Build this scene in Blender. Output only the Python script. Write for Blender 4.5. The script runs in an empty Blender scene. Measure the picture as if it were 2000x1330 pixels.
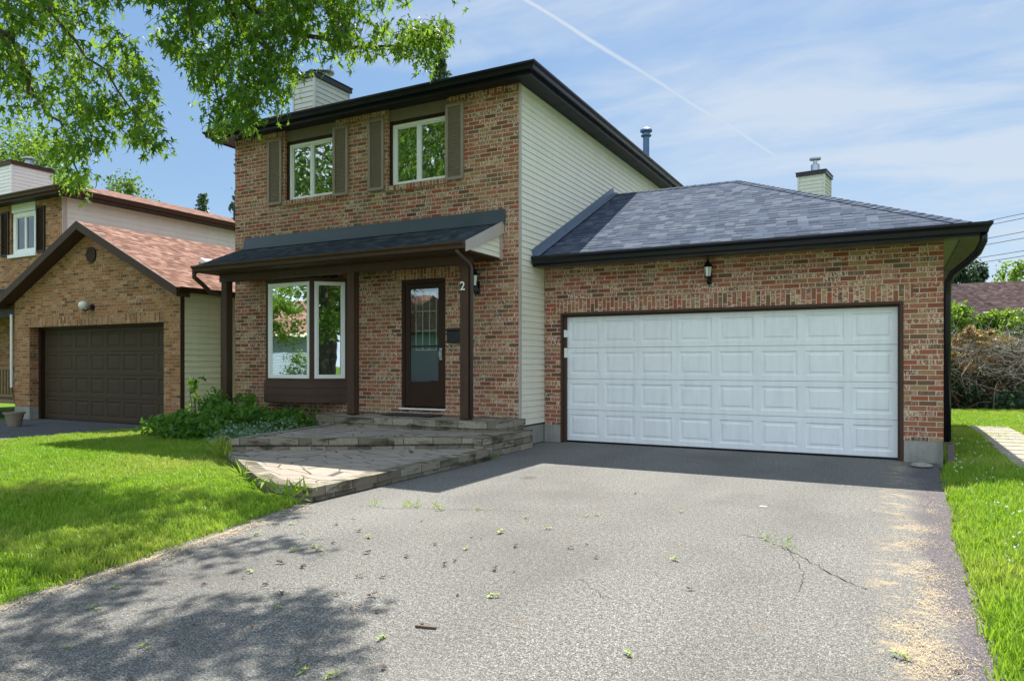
import bpy, math, random
import numpy as np
from mathutils import Vector
random.seed(7); rng = np.random.default_rng(11)
R = math.radians
SC = bpy.context.scene; COL = SC.collection
# ---------------------------------------------------------------- camera frame (for reading positions off the survey)
F = 1405.0; HZ = 710.0; CAMZ = 1.32; A = R(27.9)
FW = (-math.sin(A), math.cos(A)); RT = (math.cos(A), math.sin(A))
def ray(px, py):
    u = (px-1000)/F; v = (HZ-py)/F
    return Vector((FW[0]+RT[0]*u, FW[1]+RT[1]*u, v))
def at_t(px, py, t): return ray(px, py)*t + Vector((0,0,CAMZ))
def ground(px, py, z=0.0):
    r = ray(px, py); return r*((z-CAMZ)/r.z) + Vector((0,0,CAMZ))
def at_y(px, py, Y):
    r = ray(px, py); return r*(Y/r.y) + Vector((0,0,CAMZ))
SUN = Vector((-.115,.61,1.0))          # towards the sun, per metre of height
# ---------------------------------------------------------------- materials
class NT:
    def __init__(s, name):
        s.m = bpy.data.materials.new(name); s.m.use_nodes = True
        s.t = s.m.node_tree; s.n = s.t.nodes; s.l = s.t.links
        s.n.clear(); s.out = s.n.new('ShaderNodeOutputMaterial')
    def node(s, typ, **kw):
        o = s.n.new('ShaderNode'+typ)
        for k, v in kw.items():
            if k.startswith('i_'):
                key = k[2:]; key = int(key) if key.isdigit() else key.replace('_',' ')
                s.put(o.inputs[key], v)
            else: setattr(o, k, v)
        return o
    def put(s, inp, v):
        if isinstance(v, bpy.types.NodeSocket): s.l.new(v, inp)
        elif isinstance(v, bpy.types.Node): s.l.new(v.outputs[0], inp)
        else:
            if isinstance(v, tuple) and len(v) == 3 and inp.type == 'RGBA': v = (*v, 1)
            inp.default_value = v
    def M(s, op, a, b=0.0, c=0.0, clamp=False):
        o = s.n.new('ShaderNodeMath'); o.operation = op; o.use_clamp = clamp
        s.put(o.inputs[0], a); s.put(o.inputs[1], b); s.put(o.inputs[2], c); return o.outputs[0]
    def mix(s, f, a, b, mode='MIX'):
        o = s.n.new('ShaderNodeMix'); o.data_type = 'RGBA'; o.blend_type = mode
        s.put(o.inputs[0], f); s.put(o.inputs[6], a); s.put(o.inputs[7], b); return o.outputs[2]
    def ramp(s, f, pts, interp='LINEAR'):
        o = s.n.new('ShaderNodeValToRGB'); s.put(o.inputs[0], f); cr = o.color_ramp; cr.interpolation = interp
        while len(cr.elements) < len(pts): cr.elements.new(.5)
        for e, (p, c) in zip(cr.elements, pts):
            e.position = p; e.color = (*c, 1) if isinstance(c, tuple) else (c, c, c, 1)
        return o.outputs[0]
    def noise(s, vec, scale, detail=4, rough=.55, w=None, dist=0.0):
        o = s.n.new('ShaderNodeTexNoise')
        if w is not None: o.noise_dimensions = '4D'; s.put(o.inputs['W'], w)
        if vec is not None: s.put(o.inputs['Vector'], vec)
        o.inputs['Scale'].default_value = scale; o.inputs['Detail'].default_value = detail
        o.inputs['Roughness'].default_value = rough; o.inputs['Distortion'].default_value = dist
        return o.outputs[0]
    def obj(s): return s.node('TexCoord').outputs['Object']
    def uv(s): return s.node('TexCoord').outputs['UV']
    def geo(s): return s.node('NewGeometry').outputs['Position']
    def scalev(s, v, sc):
        o = s.n.new('ShaderNodeVectorMath'); o.operation = 'MULTIPLY'; s.put(o.inputs[0], v); o.inputs[1].default_value = sc; return o.outputs[0]
    def bump(s, h, strength=.3, dist=.01):
        o = s.n.new('ShaderNodeBump'); s.put(o.inputs['Height'], h); o.inputs['Strength'].default_value = strength
        o.inputs['Distance'].default_value = dist; return o.outputs[0]
    def pbr(s, col, rough=.6, normal=None, metal=0.0, spec=.5, **kw):
        o = s.n.new('ShaderNodeBsdfPrincipled'); s.put(o.inputs['Base Color'], col); s.put(o.inputs['Roughness'], rough)
        o.inputs['Metallic'].default_value = metal; o.inputs['Specular IOR Level'].default_value = spec
        if normal is not None: s.put(o.inputs['Normal'], normal)
        for k, v in kw.items(): s.put(o.inputs[k], v)
        s.l.new(o.outputs[0], s.out.inputs[0]); return o

def paint(name, col, rough=.5, var=.12, scale=3.0, metal=0.0, spec=.5, grime=0.0, bump=.0):
    t = NT(name); p = t.geo()
    n = t.noise(p, scale, 5); n2 = t.noise(p, scale*9, 3)
    f = t.M('ADD', t.M('MULTIPLY', n, .6), t.M('MULTIPLY', n2, .4))
    c = t.mix(t.ramp(f, [(.3, 0.0), (.7, 1.0)]), tuple(x*(1-var) for x in col), tuple(min(1, x*(1+var)) for x in col))
    if grime:
        g = t.noise(t.scalev(p, (6, 6, .7)), 2.0, 4)
        c = t.mix(t.M('MULTIPLY', t.ramp(g, [(.45, 0.0), (.8, 1.0)]), grime), c, tuple(x*.35 for x in col))
    nm = t.bump(n2, bump, .01) if bump else None
    t.pbr(c, t.M('ADD', rough, t.M('MULTIPLY', t.M('SUBTRACT', n, .5), .25)), nm, metal, spec)
    return t.m

def brick_mat(name, cols, mortar, splot=.55, tint=None):
    t = NT(name); uv = t.uv()
    sp = t.node('SeparateXYZ', i_0=uv)
    BW, BH = .212, .0686
    wob = t.M('MULTIPLY', t.M('SUBTRACT', t.noise(uv, 9, 2), .5), .05)
    v = t.M('ADD', t.M('DIVIDE', sp.outputs[1], BH), wob)
    row = t.M('FLOOR', v)
    rr = t.node('TexWhiteNoise', noise_dimensions='1D', i_W=row)
    sh = t.M('ADD', t.M('MULTIPLY', t.M('MODULO', t.M('ABSOLUTE', row), 2.0), .5), t.M('MULTIPLY', rr.outputs[0], .16))
    u = t.M('ADD', t.M('ADD', t.M('DIVIDE', sp.outputs[0], BW), sh), t.M('MULTIPLY', wob, .4))
    col = t.M('FLOOR', u)
    fu = t.M('FRACT', u); fv = t.M('FRACT', v)
    eu = t.M('MULTIPLY', t.M('MINIMUM', fu, t.M('SUBTRACT', 1.0, fu)), BW)
    ev = t.M('MULTIPLY', t.M('MINIMUM', fv, t.M('SUBTRACT', 1.0, fv)), BH)
    e = t.M('MINIMUM', eu, ev)
    e = t.M('ADD', e, t.M('MULTIPLY', t.M('SUBTRACT', t.noise(uv, 60, 3), .5), .004))
    mask = t.ramp(t.M('MULTIPLY', e, 100.0), [(.42, 0.0), (.66, 1.0)])       # 1 = brick
    cv = t.node('CombineXYZ', i_0=col, i_1=row, i_2=0.0)
    wn = t.node('TexWhiteNoise', noise_dimensions='3D', i_0=cv)
    r1 = wn.outputs[0]
    base = t.ramp(r1, cols, 'CONSTANT')
    w = t.M('MULTIPLY', r1, 37.0)
    n1 = t.noise(t.scalev(uv, (1, 1.5, 1)), 26, 4, .6, w=w)
    streak = t.noise(t.scalev(uv, (1, .35, 1)), 55, 3, .6, w=w)
    c = t.mix(t.ramp(n1, [(.36, .45), (.58, 0.0)]), base, tuple(x*.42 for x in cols[len(cols)//2][1]))
    amt = t.M('MULTIPLY', t.ramp(t.node('TexWhiteNoise', noise_dimensions='3D', i_0=t.scalev(cv, (3.7, 1.3, 1))).outputs[0], [(.25, 0.0), (.95, 1.0)]), splot)
    c = t.mix(t.M('MULTIPLY', t.ramp(streak, [(.49, 0.0), (.56, 1.0)]), amt), c, (.74, .62, .46))
    c = t.mix(t.M('MULTIPLY', t.ramp(t.noise(uv, 34, 3, .6, w=w), [(.60, 0.0), (.70, 1.0)]), .45), c, (.10, .055, .04))
    big = t.noise(uv, .8, 3)
    c = t.mix(t.ramp(big, [(.42, .0), (.7, .30)]), c, tint or (.38, .22, .11))
    c = t.mix(mask, t.mix(t.noise(uv, 20, 3), mortar, tuple(x*.7 for x in mortar)), c)
    h = t.M('ADD', t.M('MULTIPLY', mask, .8), t.M('MULTIPLY', t.noise(uv, 160, 3), .25))
    t.pbr(c, .85, t.bump(h, .75, .008), spec=.2)
    return t.m

def shingle_mat(name, cols, SH=.143, TW=.15):
    t = NT(name); uv = t.uv(); sp = t.node('SeparateXYZ', i_0=uv)
    v = t.M('DIVIDE', sp.outputs[1], SH)
    v = t.M('ADD', v, t.M('MULTIPLY', t.M('SUBTRACT', t.noise(uv, 1.6, 2), .5), .22))
    row = t.M('FLOOR', v); fv = t.M('FRACT', v)
    rr = t.node('TexWhiteNoise', noise_dimensions='1D', i_W=row)
    u = t.M('ADD', t.M('DIVIDE', sp.outputs[0], TW), t.M('MULTIPLY', rr.outputs[0], 5.0))
    col = t.M('FLOOR', u); fu = t.M('FRACT', u)
    wn = t.node('TexWhiteNoise', noise_dimensions='3D', i_0=t.node('CombineXYZ', i_0=col, i_1=row, i_2=3.0))
    c = t.ramp(wn.outputs[0], cols)
    c = t.mix(t.ramp(t.noise(uv, 1.2, 4), [(.3, 0.0), (.75, .4)]), c, cols[0][1])
    g = t.noise(uv, 170, 3, .7)
    c = t.mix(t.M('MULTIPLY', t.ramp(g, [(.35, 0.0), (.7, 1.0)]), .3), c, cols[-1][1])
    lo = t.ramp(fv, [(0.0, 1.0), (.28, .9), (.42, 0.0)])  # dark shadow dashes under the course edges, put into the colour
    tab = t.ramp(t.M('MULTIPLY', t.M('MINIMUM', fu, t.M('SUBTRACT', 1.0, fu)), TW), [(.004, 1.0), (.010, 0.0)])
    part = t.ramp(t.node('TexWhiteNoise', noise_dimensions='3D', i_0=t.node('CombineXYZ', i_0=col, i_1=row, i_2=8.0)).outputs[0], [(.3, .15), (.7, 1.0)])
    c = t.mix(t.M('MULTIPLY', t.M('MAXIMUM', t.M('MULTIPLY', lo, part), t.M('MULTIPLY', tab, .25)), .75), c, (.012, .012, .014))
    h = t.M('ADD', t.M('SUBTRACT', 1.0, fv), t.M('ADD', t.M('MULTIPLY', g, .25), t.M('MULTIPLY', wn.outputs[0], .3)))
    t.pbr(c, .95, t.bump(h, .6, .01), spec=.02)
    return t.m

def leaf_mat(name, cols, trans=.45, rough=.45):
    t = NT(name)
    a = t.node('Attribute', attribute_name='var')
    n = t.noise(t.geo(), 1.4, 3)
    f = t.M('ADD', t.M('MULTIPLY', a.outputs['Fac'], .65), t.M('MULTIPLY', n, .4))
    c = t.ramp(f, cols)
    if name == 'grass_blade':
        c = t.mix(t.ramp(t.noise(t.geo(), .55, 4, .6), [(.44, 0.0), (.66, .65)]), c, (.52,.50,.13))
        c = t.mix(t.ramp(t.noise(t.geo(), 3.2, 3, .6), [(.52, 0.0), (.68, .5)]), c, (.10,.26,.02))
    p = t.pbr(c, rough, spec=.35)
    tr = t.node('BsdfTranslucent'); t.put(tr.inputs[0], t.mix(.5, c, (.30, .42, .03)))
    mx = t.node('MixShader'); mx.inputs[0].default_value = trans
    t.l.new(p.outputs[0], mx.inputs[1]); t.l.new(tr.outputs[0], mx.inputs[2]); t.l.new(mx.outputs[0], t.out.inputs[0])
    return t.m

def glass_mat(name, refl=.4, dark=(.012, .016, .018), transp=False, tint=(.9, .97, .95)):
    t = NT(name)
    g = t.node('BsdfGlossy'); g.inputs['Roughness'].default_value = .012; t.put(g.inputs[0], tint)
    wv = t.noise(t.geo(), 1.7, 2); t.put(g.inputs['Normal'], t.bump(wv, .05, .02))
    if transp:
        b = t.node('BsdfTransparent'); t.put(b.inputs[0], (.75, .8, .78))
    else:
        b = t.node('BsdfDiffuse'); t.put(b.inputs[0], dark)
    fr = t.node('LayerWeight'); fr.inputs[0].default_value = .35
    mx = t.node('MixShader'); t.put(mx.inputs[0], t.M('ADD', refl, t.M('MULTIPLY', fr.outputs['Fresnel'], .5), clamp=True))
    t.l.new(b.outputs[0], mx.inputs[1]); t.l.new(g.outputs[0], mx.inputs[2]); t.l.new(mx.outputs[0], t.out.inputs[0])
    return t.m

def asphalt_mat(name, base, dark=1.0, stains=True):
    t = NT(name); p = t.geo()
    s1 = t.noise(p, 85, 2, .65); s2 = t.noise(p, 170, 2, .75); s3 = t.noise(p, 30, 3, .75)
    f = t.M('ADD', t.M('ADD', t.M('MULTIPLY', s1, .42), t.M('MULTIPLY', s2, .34)), t.M('MULTIPLY', s3, .24))
    c = t.ramp(f, [(.38, tuple(x*.10 for x in base)), (.46, tuple(x*.60 for x in base)), (.53, tuple(x*1.05 for x in base)), (.61, tuple(min(.8, x*2.6) for x in base))])
    big = t.noise(t.scalev(p, (1, .45, 1)), .9, 4, .6)
    c = t.mix(t.ramp(big, [(.36, .0), (.64, .30)]), c, tuple(x*.60 for x in base))
    c = t.mix(t.ramp(t.noise(t.scalev(p, (.55, .3, 1)), 1.1, 3), [(.55, .0), (.75, .35)]), c, tuple(x*1.45 for x in base))
    if stains:
        sp = t.node('SeparateXYZ', i_0=p)
        wx = t.M('ADD', sp.outputs[0], t.M('MULTIPLY', t.M('SUBTRACT', t.noise(p, 1.3, 3), .5), .5))
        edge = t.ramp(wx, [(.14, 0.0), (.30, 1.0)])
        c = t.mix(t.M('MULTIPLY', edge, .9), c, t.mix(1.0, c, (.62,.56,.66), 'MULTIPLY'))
        sw = t.M('MULTIPLY', t.ramp(t.M('ABSOLUTE', t.M('SUBTRACT', wx, .05)), [(.03, 1.0), (.19, 0.0)]), t.ramp(t.noise(t.scalev(p, (1,1.7,1)), 3.8, 5, .75), [(.49, 0.0), (.60, .6)]))
        c = t.mix(sw, c, t.mix(s2, (.30,.22,.13), (.55,.42,.26)))
        for cx in (-3.55, -1.95, -.75):
            tr = t.ramp(t.M('MULTIPLY', t.M('ABSOLUTE', t.M('SUBTRACT', wx, cx)), 1.0), [(.10, .26), (.38, 0.0)])
            c = t.mix(t.M('MULTIPLY', tr, t.noise(p, 1.8, 3)), c, (.05,.05,.05))
        dr = t.noise(p, .55, 4, .6); c = t.mix(t.ramp(dr, [(.50, 0.0), (.66, .4)]), c, (.085,.08,.075))
        oil = t.noise(p, 1.15, 2, .5); c = t.mix(t.ramp(oil, [(.70, 0.0), (.76, .5)]), c, (.05,.045,.04))
        st = t.noise(p, 2.6, 5, .65, dist=.4)
        c = t.mix(t.ramp(st, [(.63, .0), (.74, .5)]), c, (.16, .115, .065))
    h = t.M('ADD', s1, t.M('MULTIPLY', s2, .6))
    t.pbr(c, .92, t.bump(h, .55, .006), spec=.25)
    return t.m

MAT = {}
MAT['brick'] = brick_mat('brick', [(0.0, (.13,.062,.040)), (.10, (.25,.076,.045)), (.32, (.36,.092,.054)), (.54, (.31,.125,.068)), (.72, (.38,.225,.115)), (.82,(.16,.088,.055)), (.90, (.37,.138,.080))], (.66, .56, .44), .80)
MAT['brick_tan'] = brick_mat('brick_tan', [(0.0, (.16,.078,.038)), (.2, (.31,.125,.052)), (.5, (.38,.170,.072)), (.75, (.43,.24,.11)), (.9, (.24,.12,.056))], (.46, .34, .20), .5, (.36, .185, .075))
MAT['shingle_grey'] = shingle_mat('shingle_grey', [(0.0, (.044,.060,.092)), (.35, (.066,.086,.125)), (.7, (.088,.108,.150)), (1.0, (.135,.152,.190))])
MAT['shingle_dark'] = shingle_mat('shingle_dark', [(0.0, (.030,.042,.050)), (.5, (.048,.062,.070)), (1.0, (.080,.092,.098))])
MAT['shingle_red'] = shingle_mat('shingle_red', [(0.0, (.12,.066,.050)), (.4, (.20,.105,.080)), (.75, (.27,.155,.120)), (1.0, (.36,.235,.19))])
MAT['shingle_brown'] = shingle_mat('shingle_brown', [(0.0, (.05,.035,.033)), (.5, (.085,.056,.052)), (1.0, (.13,.095,.09))])
MAT['siding'] = paint('vinyl_siding', (.76,.72,.60), .45, .05, 2, grime=.12)
MAT['siding_n'] = paint('vinyl_siding_yellowed', (.82,.80,.60), .45, .05, 2, grime=.12)
MAT['siding_w'] = paint('vinyl_siding_white', (.74,.72,.68), .45, .05, 2, grime=.1)
MAT['trim'] = paint('corner_trim', (.44,.38,.35), .5, .08)
MAT['white'] = paint('white_vinyl', (.80,.81,.80), .35, .03, 4)
MAT['door_white'] = paint('white_door_enamel', (.78,.80,.82), .38, .04, 1.2, grime=.18)
MAT['siding_c'] = paint('grey_green_siding', (.46,.47,.40), .5, .06, 2, grime=.15)  # darker grey-green siding colour for both chimneys
MAT['brown'] = paint('brown_metal', (.066,.036,.024), .55, .18, 5, grime=.3, spec=.25)
MAT['brown_d'] = paint('dark_brown_paint', (.034,.016,.010), .5, .2, 5, spec=.2)
MAT['black'] = paint('black_gutter_metal', (.007,.007,.012), .32, .2, 4, spec=.35)
MAT['soffit_d'] = paint('dark_soffit', (.009,.009,.016), .6, .1, 4)
MAT['soffit_l'] = paint('green_white_soffit', (.17,.19,.14), .6, .08, 4)
MAT['taupe'] = paint('taupe_shutter', (.27,.21,.175), .6, .1, 6)
MAT['taupe_d'] = paint('taupe_panel', (.20,.155,.12), .6, .12, 6)
MAT['conc'] = paint('concrete', (.30,.29,.26), .9, .22, 4, grime=.5, bump=.4)
MAT['stone'] = paint('cast_stone', (.34,.30,.25), .9, .22, 9, grime=.35, bump=.5)
MAT['metal'] = paint('galvanised_steel', (.35,.38,.42), .35, .2, 6, metal=.8)
MAT['metal_blue'] = paint('painted_vent_pipe', (.05,.12,.22), .45, .15, 6)
MAT['flash'] = paint('slate_metal_flashing', (.050,.068,.085), .45, .15, 4, metal=.2)
MAT['flash_blue'] = paint('step_flashing', (.16,.20,.27), .45, .12, 4, metal=.3)
MAT['wood'] = paint('weathered_wood', (.22,.15,.07), .8, .25, 8)
MAT['clay'] = paint('clay_pot', (.26,.21,.16), .8, .15, 8)
MAT['rubber'] = paint('rubber_mat', (.03,.033,.036), .85, .3, 30)
MAT['bark'] = paint('bark', (.085,.068,.055), .9, .4, 12, bump=.8)
MAT['twig'] = paint('grey_twigs', (.28,.25,.22), .9, .35, 10)
MAT['twig_b'] = paint('brown_twigs', (.13,.09,.06), .9, .35, 10)
MAT['glass'] = glass_mat('window_glass', .42)
MAT['glass_s'] = glass_mat('storm_glass', .22, transp=True)
MAT['glass_d'] = glass_mat('dim_glass', .10)
MAT['frost'] = paint('frosted_glass', (.75,.80,.76), .3, .05, 20)
MAT['asphalt'] = asphalt_mat('asphalt', (.168,.163,.150))
MAT['asphalt2'] = asphalt_mat('asphalt_dark', (.11,.11,.11), stains=False)
MAT['soil'] = paint('soil', (.07,.05,.032), .95, .4, 14, bump=.8)
MAT['leaf'] = leaf_mat('maple_leaf', [(.15,(.028,.105,.022)), (.45,(.070,.20,.026)), (.75,(.17,.36,.030)), (1.0,(.32,.50,.045))], .62)
MAT['leaf_bg'] = leaf_mat('tree_leaf', [(.15,(.022,.060,.012)), (.5,(.055,.13,.018)), (.8,(.10,.21,.03)), (1.0,(.17,.28,.045))], .45)
MAT['leaf_lime'] = leaf_mat('lime_leaf', [(.15,(.05,.12,.015)), (.5,(.11,.22,.025)), (.8,(.17,.30,.04)), (1.0,(.24,.36,.06))], .5)
MAT['needle'] = leaf_mat('spruce_needle', [(.15,(.012,.035,.022)), (.5,(.028,.065,.038)), (1.0,(.06,.11,.06))], .15)
MAT['shrub'] = leaf_mat('shrub_leaf', [(.15,(.03,.10,.016)), (.5,(.065,.19,.024)), (.8,(.13,.29,.035)), (1.0,(.21,.40,.055))], .45)
MAT['silver'] = leaf_mat('silver_leaf', [(.15,(.07,.16,.08)), (.5,(.17,.28,.18)), (1.0,(.42,.52,.42))], .3)
MAT['rust'] = leaf_mat('rusty_leaf', [(.15,(.16,.07,.04)), (.5,(.34,.16,.09)), (1.0,(.48,.29,.18))], .3)
MAT['grass'] = leaf_mat('grass_blade', [(.1,(.12,.26,.016)), (.45,(.22,.42,.025)), (.8,(.33,.53,.045)), (1.0,(.50,.56,.16))], .5)
MAT['straw'] = paint('dry_straw', (.50,.38,.22), .8, .3, 30)
MAT['petal'] = paint('white_petal', (.8,.8,.74), .6, .1, 30)
MAT['l_green'] = paint('fallen_leaf_green', (.22,.30,.03), .6, .3, 30)
MAT['l_brown'] = paint('fallen_leaf_brown', (.085,.045,.022), .7, .4, 30)
MAT['crack'] = paint('crack_dark', (.02,.02,.02), .95, .2, 30)  # plain dark colour of the asphalt crack strips
def lawn_mat():
    t = NT('lawn_soil'); p = t.geo()
    c = t.ramp(t.noise(p, 26, 4, .7), [(.3, (.06,.11,.010)), (.55, (.13,.24,.02)), (.75, (.22,.32,.04))])
    c = t.mix(t.ramp(t.noise(p, .7, 3), [(.4, 0.0), (.7, .4)]), c, (.12,.14,.03))
    t.pbr(c, .95, t.bump(t.noise(p, 60, 3), .9, .03), spec=.1); return t.m
MAT['lawn'] = lawn_mat()
def paver_mat():
    t = NT('flagstone_pavers'); uv = t.geo()
    wv = t.node('VectorMath', operation='ADD', i_0=uv); t.put(wv.inputs[1], t.scalev(t.node('TexNoise', i_Scale=2.5).outputs['Color'], (.05,.05,0)))
    v = t.node('TexVoronoi', feature='DISTANCE_TO_EDGE', i_Scale=3.4); t.put(v.inputs['Vector'], t.scalev(wv.outputs[0], (.75, 1.25, 0)))
    v2 = t.node('TexVoronoi', i_Scale=3.4); t.put(v2.inputs['Vector'], t.scalev(wv.outputs[0], (.75, 1.25, 0)))
    cc = t.node('SeparateXYZ', i_0=v2.outputs['Color'])
    c = t.ramp(cc.outputs[0], [(0.0, (.30,.25,.205)), (.5, (.37,.31,.25)), (1.0, (.33,.29,.25))])
    c = t.mix(t.ramp(t.noise(uv, 45, 4), [(.35, 0.0), (.75, .45)]), c, (.22,.19,.16))
    c = t.mix(t.ramp(t.noise(uv, 1.6, 4), [(.45, 0.0), (.8, .5)]), c, (.17,.16,.13))
    j = t.ramp(v.outputs[0], [(.012, 1.0), (.03, 0.0)])
    c = t.mix(t.M('MULTIPLY', j, .85), c, (.035,.03,.022))
    h = t.M('ADD', t.M('SUBTRACT', 1.0, j), t.M('MULTIPLY', t.noise(uv, 70, 3), .3))
    t.pbr(c, .88, t.bump(h, .6, .01), spec=.25); return t.m
MAT['paver'] = paver_mat()
def block_mat(name, BW, BH, stain=.8):
    t = NT(name); uv = t.uv(); sp = t.node('SeparateXYZ', i_0=uv)
    v = t.M('DIVIDE', sp.outputs[1], BH); row = t.M('FLOOR', v)
    rr = t.node('TexWhiteNoise', noise_dimensions='1D', i_W=row)
    u = t.M('ADD', t.M('DIVIDE', sp.outputs[0], BW), t.M('MULTIPLY', rr.outputs[0], 3.0)); col = t.M('FLOOR', u)
    fu = t.M('FRACT', u); fv = t.M('FRACT', v)
    e = t.M('MINIMUM', t.M('MULTIPLY', t.M('MINIMUM', fu, t.M('SUBTRACT', 1.0, fu)), BW), t.M('MULTIPLY', t.M('MINIMUM', fv, t.M('SUBTRACT', 1.0, fv)), BH))
    j = t.ramp(t.M('MULTIPLY', e, 10.0), [(.02, 1.0), (.06, 0.0)])
    wn = t.node('TexWhiteNoise', noise_dimensions='3D', i_0=t.node('CombineXYZ', i_0=col, i_1=row, i_2=1.0))
    c = t.ramp(wn.outputs[0], [(0.0, (.16,.14,.105)), (.5, (.27,.24,.18)), (1.0, (.38,.34,.265))])
    c = t.mix(t.ramp(t.noise(uv, 30, 4, .7), [(.35, 0.0), (.7, .6)]), c, (.15,.13,.10))
    s = t.noise(t.scalev(uv, (.55, 1.9, 1)), 4.0, 4, .6)
    c = t.mix(t.M('MULTIPLY', t.ramp(s, [(.50, 0.0), (.62, 1.0)]), stain), c, (.045,.040,.024))
    c = t.mix(t.M('MULTIPLY', j, .8), c, (.03,.026,.018))
    h = t.M('ADD', t.M('SUBTRACT', 1.0, j), t.M('MULTIPLY', t.noise(uv, 40, 4, .7), .8))
    t.pbr(c, .9, t.bump(h, .8, .015), spec=.2); return t.m
MAT['block'] = block_mat('retaining_block', .30, .095)
MAT['cope'] = block_mat('coping_block', .40, .5, .85)
# ---- mesh builder
class MB:
    def __init__(s, swap=False): s.v = []; s.f = []; s.swap = swap
    def quad(s, *ps):
        b = len(s.v); s.v += [tuple(p) for p in ps]; s.f.append(tuple(range(b, b+len(ps)))); return s
    def box(s, x0, x1, y0, y1, z0, z1):
        return s.prism([(x0,y0),(x1,y0),(x1,y1),(x0,y1)], z0, z1)
    def prism(s, poly, z0, z1):
        n = len(poly); b = len(s.v)
        s.v += [(x,y,z0) for x,y in poly]+[(x,y,z1) for x,y in poly]
        s.f.append(tuple(b+i for i in reversed(range(n)))); s.f.append(tuple(b+n+i for i in range(n)))
        for i in range(n): j = (i+1)%n; s.f.append((b+i, b+j, b+n+j, b+n+i))
        return s
    def obox(s, c, ax, ay, az):
        """box from centre and three half-axis vectors"""
        c, ax, ay, az = map(Vector, (c, ax, ay, az)); b = len(s.v)
        for sz in (-1,1):
            for sx, sy in ((-1,-1),(1,-1),(1,1),(-1,1)): s.v.append(tuple(c+ax*sx+ay*sy+az*sz))
        for q in ((3,2,1,0),(4,5,6,7),(0,1,5,4),(1,2,6,5),(2,3,7,6),(3,0,4,7)): s.f.append(tuple(b+i for i in q))
        return s
    def tube(s, pts, rad, n=8, cap=True):
        pts = [Vector(p) for p in pts]
        rad = rad if isinstance(rad, (list, tuple)) else [rad]*len(pts)
        b = len(s.v); up = None
        for i, p in enumerate(pts):
            d = (pts[min(i+1, len(pts)-1)]-pts[max(i-1, 0)]).normalized()
            if up is None: up = d.orthogonal().normalized()
            up = (up - d*up.dot(d)).normalized(); w = d.cross(up)
            for k in range(n):
                a = 2*math.pi*k/n + math.pi/n
                s.v.append(tuple(p+(up*math.cos(a)+w*math.sin(a))*rad[i]))
        for i in range(len(pts)-1):
            for k in range(n):
                k2 = (k+1)%n; s.f.append((b+i*n+k, b+i*n+k2, b+(i+1)*n+k2, b+(i+1)*n+k))
        if cap:
            s.f.append(tuple(b+k for k in reversed(range(n)))); s.f.append(tuple(b+(len(pts)-1)*n+k for k in range(n)))
        return s
    def lathe(s, c, prof, n=20, axis='z'):
        b = len(s.v)
        for r, h in prof:
            for k in range(n):
                a = 2*math.pi*k/n
                if axis == 'z': s.v.append((c[0]+r*math.cos(a), c[1]+r*math.sin(a), c[2]+h))
                else: s.v.append((c[0]+r*math.cos(a), c[1]+h, c[2]+r*math.sin(a)))
        for i in range(len(prof)-1):
            for k in range(n):
                k2 = (k+1)%n; s.f.append((b+i*n+k, b+i*n+k2, b+(i+1)*n+k2, b+(i+1)*n+k))
        s.f.append(tuple(b+k for k in reversed(range(n)))); s.f.append(tuple(b+(len(prof)-1)*n+k for k in range(n)))
        return s
    def sweep(s, path, prof, closed=False):
        """mitred sweep of closed profile [(out,z)] along plan path; outward = right of travel"""
        n = len(path); m = []
        for i in range(n):
            p = Vector(path[i])
            def nrm(a, b): d = (Vector(b)-Vector(a)).normalized(); return Vector((d.y, -d.x))
            ns = []
            if i > 0 or closed: ns.append(nrm(path[i-1], path[i]))
            if i < n-1 or closed: ns.append(nrm(path[i], path[(i+1)%n]))
            if len(ns) == 2: mm = (ns[0]+ns[1]); mm = mm/(mm.dot(ns[0])) if mm.length > 1e-6 else ns[0]
            else: mm = ns[0]
            m.append(mm)
        b = len(s.v); k = len(prof)
        for i in range(n):
            for o, z in prof: s.v.append((path[i][0]+m[i].x*o, path[i][1]+m[i].y*o, z))
        for i in range(n if closed else n-1):
            j = (i+1)%n
            for q in range(k): q2 = (q+1)%k; s.f.append((b+i*k+q, b+i*k+q2, b+j*k+q2, b+j*k+q))
        if not closed: s.f.append(tuple(b+q for q in reversed(range(k)))); s.f.append(tuple(b+(n-1)*k+q for q in range(k)))
        return s
    def build(s, name, mat, parent=None, bevel=0.0, smooth=False):
        me = bpy.data.meshes.new(name); me.from_pydata(s.v, [], s.f); me.update()
        uvl = me.uv_layers.new(name='UVMap')
        co = [Vector(v) for v in s.v]
        for p in me.polygons:
            n = p.normal
            if abs(n.z) > .999: t = Vector((1,0,0)); w = Vector((0,1,0))
            else: t = Vector((0,0,1)).cross(n).normalized(); w = n.cross(t)
            for li in p.loop_indices:
                q = co[me.loops[li].vertex_index]; a, b = q.dot(t), q.dot(w)
                uvl.data[li].uv = (b, a) if s.swap else (a, b)
        me.materials.append(MAT[mat] if isinstance(mat, str) else mat)
        if smooth:
            for p in me.polygons: p.use_smooth = True
        o = bpy.data.objects.new(name, me); COL.objects.link(o)
        if parent: link(o, parent)
        if bevel:
            bm = o.modifiers.new('bevel', 'BEVEL'); bm.width = bevel; bm.segments = 2; bm.limit_method = 'ANGLE'
        return o
def world_loc(o):
    l = Vector(o.location)
    while o.parent: o = o.parent; l += Vector(o.location)
    return l
def link(o, parent):
    o.parent = parent; o.location = -world_loc(parent) if not parent.get('_m') else (0,0,0)
    if parent.type == 'MESH': o.location = (0,0,0)
def thing(name, label, cat, loc=(0,0,0), group=None):
    o = bpy.data.objects.new(name, None); COL.objects.link(o); o.location = loc; o.empty_display_size = .2
    o['label'] = label; o['category'] = cat
    if group: o['group'] = group
    return o
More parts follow.
